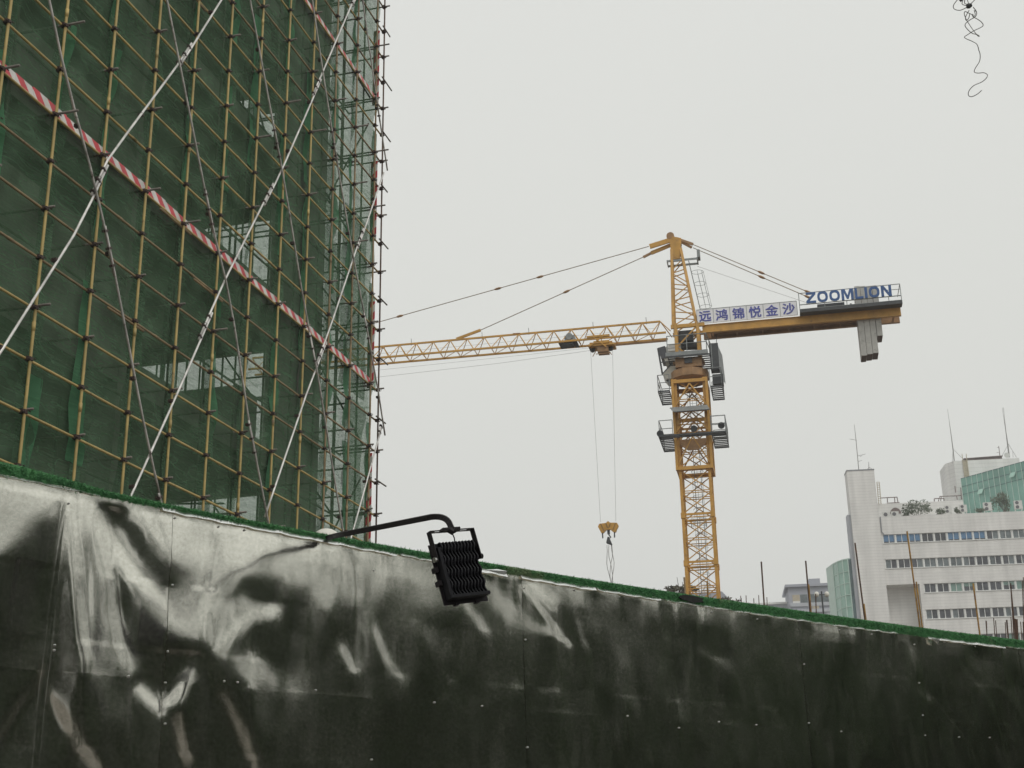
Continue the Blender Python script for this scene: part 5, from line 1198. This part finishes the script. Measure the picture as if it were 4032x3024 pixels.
r0 = empty('cable_ladder', P[1]); tag(r0, 'pale caged ladder on the right flank of the white stair tower', 'ladder'); mb = MB(); mb.tube(P[:2], .06, 5); mb.tube(P[2:], .06, 5)
for t in np.linspace(0, 1, 13): mb.tube([lerp(P[0], P[1], t), lerp(P[2], P[3], t)], .045, 5)
mb.build('ladder_frame', M['ladder_tan'], r0)

# ------------------------------------------------------------------ grey buildings beyond
def z5(x, y): return (2640+x*.31646, 2150+y*.31646)
Q0 = np.array([math.sin(rad(13)), math.cos(rad(13)), 0.])*235; QP = Plane(Q0, 98)
if QP.u[0] < 0: QP.u = -QP.u
gb_ = empty('grey_building', QP.pt(0, 0, 0)); tag(gb_, 'blue grey building with a flat cornice left of the green glass stairwell', 'building')
L_ = QP.az(*z5(1465, 560)); R_ = QP.az(*z5(2110, 500)); zc_ = L_[1]+.6
mb = MB(); mb.pbox(QP, L_[0], R_[0]+4, -10, 0, 0, zc_); mb.build('wall', M['grey_wall'], gb_)
mb = MB(); mb.pbox(QP, L_[0]-.5, R_[0]+4, -10.4, .5, zc_, zc_+.45); b2_ = QP.az(*z5(1725, 490)); b3_ = QP.az(*z5(1865, 490)); mb.pbox(QP, b2_[0], b3_[0], -6, .1, zc_+.45, zc_+1.35); mb.build('cornice', M['grey_wall'], gb_)
def qrect(name, x0, y0, x1, y1, m, w=.06):
    a_ = QP.az(*z5(x0, y0)); b_ = QP.az(*z5(x1, y1)); mb = MB(); mb.pbox(QP, a_[0], b_[0], .0, w, b_[1], a_[1]); return mb.build(name, m, gb_)
qrect('window_band', 1612, 605, 2020, 700, M['glass_grey'])
for x0, x1 in ((1515, 1612), (2018, 2075)): qrect('window', x0, 610, x1, 690, M['ladder_tan'], .09); qrect('window_sill', x0+8, 690, x1, 715, M['white_trim'], .2)
qrect('string_course', 1490, 715, 2100, 735, M['grey_light'], .25); qrect('string_course', 1490, 795, 2100, 812, M['grey_light'], .25)
qrect('pier', 1700, 600, 1745, 900, M['grey_wall'], .2); qrect('notice_board', 1760, 705, 1850, 790, M['ladder_tan'], .22)
qrect('window', 1940, 810, 1990, 860, M['grey_light'], .1); qrect('window', 1998, 810, 2045, 860, M['frame_white'], .1)
lb = empty('low_building', QP.pt(-12, -8, 0)); tag(lb, 'low pale building with a flat roof behind the bare poles', 'building')
a_ = QP.az(*z5(1190, 745), -6); b_ = QP.az(*z5(1490, 725), -6); mb = MB(); mb.pbox(QP, a_[0]-3, b_[0]+1, -16, -6, 0, a_[1]+.2); mb.build('wall', M['grey_light'], lb)
mb = MB(); mb.pbox(QP, a_[0]-3.3, b_[0]+1, -16.3, -5.7, a_[1]+.2, a_[1]+.55); mb.build('roof_edge', M['white_trim'], lb)
H0_ = np.array([math.sin(rad(8.6)), math.cos(rad(8.6)), 0.])*110; HP = Plane(H0_, 100)
if HP.u[0] < 0: HP.u = -HP.u
gh = empty('gabled_house', HP.pt(0, 0, 0)); tag(gh, 'small grey house with a pitched roof showing behind the crane mast foot', 'house')
e0 = HP.az(*z5(735, 690)); e1 = HP.az(*z5(640, 572)); e2 = HP.az(*z5(400, 560)); zt_ = e1[1]
mb = MB(); mb.pbox(HP, e2[0]-1.5, e0[0]-.3, -9, 0, 0, e0[1]-.1); mb.build('wall', M['grey_light'], gh)
pr = [HP.pt(e2[0]-1.8, .3, e0[1]-.1), HP.pt(e0[0], .3, e0[1]-.1), HP.pt(e0[0]+.05, .3, e0[1]+.12), HP.pt(e1[0], .3, zt_), HP.pt(e2[0]-1.8, .3, zt_)]
mb = MB(); mb.prism(pr, -HP.n*9.6); mb.build('roof', M['grey_wall'], gh)
# tree beside the mast
tp = hdist(*z5(150, 620), 95); t0 = empty('small_tree', (tp[0], tp[1], 0)); tag(t0, 'small brownish tree at the foot of the crane mast', 'tree')
top = hdist(*z5(155, 480), 95); mb = MB(); c = (tp+top)/2; rz = (top[2]-tp[2])*.62
leaf_cloud(mb, c, 1.15, 1.0, rz, 700, .26, 15, 12); leaf_cloud(mb, c+np.array([2.6, 0, -.9]), 1.6, 1., rz*.6, 350, .26, 16, 12); mb.build('crown', M['leaf_dry'], t0)
mb = MB(); mb.tube([(tp[0], tp[1], 0), (tp[0]+.1, tp[1], c[2])], [.16, .05], 7)
for k in range(6): mb.tube([(tp[0], tp[1], c[2]-2), c+np.array([rc.normal()*.7, rc.normal()*.5, rc.uniform(0, 1)])], [.05, .015], 5)
mb.tube([(tp[0], tp[1], c[2]-4), c+np.array([2.6, 0, -1.1])], [.07, .02], 5); mb.build('trunk', M['bark'], t0)
# street lamp with two globes
p = hdist(*z5(1893, 860), 70); q = hdist(*z5(1882, 600), 70); r0 = empty('street_lamp', (p[0], p[1], 0)); tag(r0, 'dark street lamp with two white globes in front of the grey building', 'street lamp')
mb = MB(); mb.tube([(q[0], q[1], 0), (q[0], q[1], q[2]+.15)], [.08, .04], 8); mb.tube([q-np.array([.28, 0, .02]), q+np.array([.28, 0, -.02])], .025, 6); mb.build('pole', M['crane_dark'], r0)
for s in (-.26, .26):
    c = q+np.array([s, 0, .0]); mb = MB(); mb.lathe(c, [(.02, -.14), (.09, -.11), (.13, 0), (.09, .11), (.02, .14)], 12); mb.build('globe', M['white_plastic'], r0, True)
# bare steel tubes and starter bars standing on the site behind the hoarding
def z3(x, y): return (3250+x*.2712, 2050+y*.2712)
def z4(x, y): return (3632+x*.3075, 2050+y*.3075)
def rod(name, p0, p1, d, r_, m, label, cat, group, second=None):
    t_ = hdist(*p0, d); b_ = hdist(*p1, d); dr = (t_-b_)/(t_[2]-b_[2]); foot = b_-dr*b_[2]
    r0 = empty(name, foot); tag(r0, label, cat, group)
    mb = MB(); mb.tube([foot, t_], r_, 8); mb.build('shaft', m, r0)
    if second:
        s_ = hdist(*second, d); mb = MB(); mb.tube([foot+np.array([r_*1.2, -.02, 0]), s_+np.array([r_*1.0, -.03, 0])], r_*.9, 8); mb.build('spliced_tube', M['pole_orange'], r0)
G1 = 'bare steel tubes standing behind the hoarding'
PD = 46
rod('steel_tube', z5(1130, 195), z5(1168, 760), PD, .027, M['pole_rust'], 'tall brown steel tube between the crane mast and the grey building', 'steel tube', G1)
rod('steel_tube', z5(1682, 185), z5(1738, 835), PD, .027, M['pole_rust'], 'brown steel tube in front of the grey building, orange lower half', 'steel tube', G1, z5(1708, 480))
rod('steel_tube', z3(430, 325), z3(575, 1460), PD, .028, M['pole_rust'], 'dark brown steel tube in front of the white stair tower', 'steel tube', G1, z3(545, 1210))
rod('steel_tube', z3(1185, 155), z3(1378, 1585), PD, .029, M['pole_orange'], 'tallest yellow steel tube, crossing the top ribbon windows of the office block', 'steel tube', G1, z3(1303, 890))
rod('steel_tube', z4(650, 805), z4(740, 1495), PD, .029, M['pole_orange'], 'yellow steel tube in front of the lower ribbon windows of the office block', 'steel tube', G1)
rod('steel_tube', z5(170, 388), z5(186, 600), PD, .03, M['pole_brown'], 'short brown steel tube left of the crane mast, by the small tree', 'steel tube', G1)
rod('steel_tube', z5(457, 435), z5(464, 640), PD, .03, M['pole_orange'], 'short orange steel tube inside the outline of the crane mast', 'steel tube', G1)
G2 = 'thin dark reinforcing bars standing up behind the hoarding'
bars5 = [((873, 620), (881, 712)), ((880, 648), (884, 712)), ((940, 615), (944, 720)), ((1036, 650), (1040, 740)), ((1097, 612), (1104, 745)), ((1199, 638), (1205, 765)), ((1806, 597), (1815, 850))]
bars4 = [((812, 1280), (830, 1510)), ((820, 1285), (828, 1510)), ((912, 1245), (930, 1520)), ((936, 1278), (955, 1525)), ((1060, 1300), (1075, 1540)), ((1074, 1272), (1098, 1540)), ((1084, 1270), (1106, 1540)), ((1133, 1230), (1155, 1550)), ((1130, 800), (1178, 1555)), ((1132, 845), (1200, 1555)),
         ((1188, 1255), (1197, 1555)), ((1196, 1262), (1214, 1555)), ((1212, 1260), (1226, 1555)), ((1258, 1295), (1275, 1560)), ((1288, 1295), (1302, 1565)), ((1278, 770), (1310, 1560)), ((1292, 725), (1330, 1565))]
for i, (a_, b_) in enumerate(bars5): rod('reinforcing_bar', z5(*a_), z5(*b_), 44, .013, M['pole_rust'], 'short thin reinforcing bar between the crane mast and the grey building', 'reinforcing bar', G2) if i < 6 else rod('reinforcing_bar', z5(*a_), z5(*b_), 44, .018, M['pole_rust'], 'thin dark bar beside the two globe street lamp', 'reinforcing bar', G2)
for i, (a_, b_) in enumerate(bars4): rod('reinforcing_bar', z4(*a_), z4(*b_), 40, .013 if i not in (8, 9, 10, 11, 12) else .018, M['pole_rust'], 'thin dark reinforcing bar in the cluster before the office block at the right edge', 'reinforcing bar', G2)

# ------------------------------------------------------------------ wire dangling from an overhead cable
DW = 6.2
def z7(x, y): return at_dist(3650+x*.2713, y*.2713, DW)
wires = [[(792, 1312), (765, 1345), (700, 1368), (650, 1345), (633, 1300), (660, 1255), (740, 1225), (800, 1175), (838, 1110), (825, 1055), (780, 1035), (745, 1005), (755, 950), (780, 880), (750, 815), (700, 765), (682, 720), (678, 660), (640, 590), (602, 530), (603, 490), (640, 465), (700, 432), (785, 398), (740, 365), (660, 315), (635, 275), (655, 210), (650, 160), (612, 120), (590, 160), (582, 260), (596, 380), (620, 480), (660, 540), (710, 553), (765, 520), (765, 470), (700, 430), (600, 335), (620, 290), (680, 258), (665, 215), (612, 150)],
         [(612, 150), (600, 210), (625, 248), (655, 225), (640, 185), (598, 215)], [(665, 205), (715, 208), (757, 170), (745, 130), (705, 135), (675, 175), (665, 205)],
         [(590, 100), (520, 118), (455, 85), (432, 40), (445, 0), (470, -40)], [(600, 90), (570, 40), (565, 0), (580, -60)], [(640, 75), (625, 30), (605, 0), (600, -60)], [(620, 70), (660, 25), (700, 0), (760, -60)], [(645, 70), (645, 20), (640, -60)]]
wr = empty('dangling_wire', z7(610, -60)); tag(wr, 'tangled loop of thin grey wire dangling from above against the sky', 'wire')
rw_ = np.random.default_rng(4)
def smoothpath(P, n=5):
    P = [V(p) for p in P]; out = []
    for i in range(len(P)-1):
        p0, p1, p2, p3 = P[max(i-1, 0)], P[i], P[i+1], P[min(i+2, len(P)-1)]
        for t in np.linspace(0, 1, n, endpoint=False): out.append(.5*((2*p1)+(-p0+p2)*t+(2*p0-5*p1+4*p2-p3)*t*t+(-p0+3*p1-3*p2+p3)*t**3))
    return out+[P[-1]]
for wpts in wires:
    P = [z7(*p)+CF*(.05*math.sin(i*.7)) for i, p in enumerate(wpts)]
    mb = MB(); mb.tube(smoothpath(P), .0017, 6); mb.build('strand', M['wire'], wr, True)
mb = MB(); mb.tube([z7(570, 100), z7(610, 85), z7(655, 70)], [.008, .012, .006], 8); mb.tube([z7(600, 95), z7(640, 68)], .009, 8); mb.tube([z7(480, -10), z7(505, 18)], .006, 6); mb.build('knot', M['crane_dark'], wr)
ktop = z7(610, -60); mb = MB(); mb.tube([ktop, ktop+np.array([0, 0, .45])], .004, 6); mb.build('strand', M['wire'], wr)
mb = MB(); cpt_ = ktop+np.array([0, 0, .45]); mb.tube([cpt_+np.array([-1.2*(2*t-1)*8, -3.5*(t-.5)*2, 1.2*(2*t-1)**2+max(0, .5-t)*5]) for t in np.linspace(0, 1, 30)], .008, 8); tag(mb.build('overhead_cable', M['crane_dark'], None, True, origin=cpt_), 'black overhead cable strung above the hoarding', 'cable')

# ------------------------------------------------------------------ ring of trees added out of view, shaped for dark reflections in the sheets
#TREES_HERE
def reflection_tree(x, y, h, rad_, seed):
    t = empty('reflection_tree', (x, y, 0)); tag(t, 'dense unseen tree, added to darken the reflections in the hoarding', 'tree', 'unseen trees added for the hoarding reflections')
    mb = MB(); mb.tube([(x, y, 0), (x+.1, y, h*.35), (x, y+.1, h*.7)], [.22, .17, .06], 8)
    for k in range(6): mb.tube([(x, y, h*.3), (x+rad_*.7*math.cos(k*1.05), y+rad_*.7*math.sin(k*1.05), h*.65)], [.1, .03], 5)
    mb.build('trunk', M['bark'], t); mb = MB(); leaf_cloud(mb, (x, y, h*.50), rad_, rad_, h*.42, 1500, .75, seed, 16); leaf_cloud(mb, (x, y, h*1.0), rad_*.95, rad_*.95, h*.26, 150, .55, seed+90, 12); leaf_cloud(mb, (x, y, h*1.25), rad_*.9, rad_*.9, h*.22, 60, .5, seed+190, 10); mb.build('crown', M['leaf'], t)  # thin upper leaf layers added to soften the mirrored tree line
TREES = []
for k in range(17):
    t_ = rad(52+9.6*k); R_ = 16.5+1.2*(k % 2); TREES.append((R_*math.sin(t_), 7+R_*math.cos(t_), 6.6+.35*math.sin(k*2.3), 2.25))
sb = empty('reflection_building', (40, 16, 0)); tag(sb, 'unseen dull brown building behind the trees, added to vary the reflections in the hoarding', 'building')  # building out of view, added to vary brightness in the sheet reflections
SPL = Plane((33, 2, 0), 12)
if SPL.u[1] < 0: SPL.u = -SPL.u
if SPL.n[0] > 0: SPL.n = -SPL.n
mb = MB(); mb.pbox(SPL, 0, 34, -10, 0, 0, 9); mb.build('wall', M['brick_dull'], sb)
for k in range(8):
    for f in range(2): mb = MB(); mb.pbox(SPL, 1.5+4.1*k, 3.7+4.1*k, 0, .06, 1.6+3.5*f, 3.4+3.5*f); mb.build('window', M['glass_dark'], sb)
for i, q in enumerate(TREES): reflection_tree(*q, 40+i)

# ------------------------------------------------------------------ thin haze of the overcast day
hm = bpy.data.materials.new('haze'); hm.use_nodes = True; hn = hm.node_tree; hn.nodes.remove(hn.nodes['Principled BSDF'])
pv = nn(hn, 'ShaderNodeVolumePrincipled'); pv.inputs['Color'].default_value = (.93, .94, .95, 1); pv.inputs['Density'].default_value = .0008; pv.inputs['Anisotropy'].default_value = .2
hn.links.new(pv.outputs[0], hn.nodes['Material Output'].inputs['Volume'])
mb = MB(); mb.box((-950, -950, -1.2), (950, 950, 75)); tag(mb.build('haze', hm), kind='stuff')
# ------------------------------------------------------------------ light: overcast
w = bpy.data.worlds.new('World'); S.world = w; w.use_nodes = True; nt = w.node_tree; bg = nt.nodes['Background']
sky = nn(nt, 'ShaderNodeTexSky', sky_type='NISHITA'); sky.sun_disc = False; sky.sun_elevation = rad(50); sky.sun_rotation = rad(150); sky.air_density = 1.; sky.dust_density = 4.; sky.ozone_density = .5
hs_ = nn(nt, 'ShaderNodeHueSaturation'); hs_.inputs['Saturation'].default_value = .06; hs_.inputs['Value'].default_value = .07; nt.links.new(sky.outputs[0], hs_.inputs['Color'])
tc = nn(nt, 'ShaderNodeTexCoord'); sx = nn(nt, 'ShaderNodeSeparateXYZ'); nt.links.new(tc.outputs['Generated'], sx.inputs[0])
rp = nn(nt, 'ShaderNodeValToRGB'); rp.color_ramp.elements[0].position = 0.; rp.color_ramp.elements[0].color = (.70, .707, .674, 1); rp.color_ramp.elements[1].position = 1.; rp.color_ramp.elements[1].color = (.785, .793, .772, 1)
rp.color_ramp.elements.new(.35).color = (.718, .727, .692, 1)
nt.links.new(sx.outputs[2], rp.inputs[0])
no = nn(nt, 'ShaderNodeTexNoise', Scale=1.6, Detail=4.); nt.links.new(tc.outputs['Generated'], no.inputs['Vector'])
mr = nn(nt, 'ShaderNodeMapRange'); nt.links.new(no.outputs['Fac'], mr.inputs[0]); mr.inputs['To Min'].default_value = .955; mr.inputs['To Max'].default_value = 1.035
ml = nn(nt, 'ShaderNodeMix', data_type='RGBA', blend_type='MULTIPLY'); ml.inputs[0].default_value = 1.; nt.links.new(rp.outputs[0], ml.inputs[6]); nt.links.new(mr.outputs[0], ml.inputs[7])
mx = nn(nt, 'ShaderNodeMix', data_type='RGBA'); mx.inputs[0].default_value = .12; nt.links.new(ml.outputs[2], mx.inputs[6]); nt.links.new(hs_.outputs[0], mx.inputs[7])
nt.links.new(mx.outputs[2], bg.inputs[0]); bg.inputs[1].default_value = 1.0
sd = bpy.data.lights.new('sun', 'SUN'); sd.energy = .85; sd.angle = rad(35); sd.color = (1, .97, .92); so = bpy.data.objects.new('sun', sd); C.objects.link(so)
# lamp points from the sun: azimuth behind the camera to the right
so.rotation_euler = (Vector((-math.sin(rad(150)), -math.cos(rad(150)), -math.tan(rad(50)))).to_track_quat('-Z', 'Y')).to_euler(); so.location = (10, -20, 40)
# ------------------------------------------------------------------ camera
cd = bpy.data.cameras.new('camera'); cam = bpy.data.objects.new('camera', cd); C.objects.link(cam); cd.sensor_width = 36; cd.lens = F/W0*36; cd.clip_start = .05; cd.clip_end = 3000
cam.matrix_world = Matrix(((CX[0], CU[0], -CF[0], EYE[0]), (CX[1], CU[1], -CF[1], EYE[1]), (CX[2], CU[2], -CF[2], EYE[2]), (0, 0, 0, 1))); S.camera = cam
S.view_settings.view_transform = 'Standard'; S.view_settings.look = 'None'; S.view_settings.gamma = 1; S.view_settings.exposure = .17
S.cycles.transparent_max_bounces = 24; S.cycles.max_bounces = 8
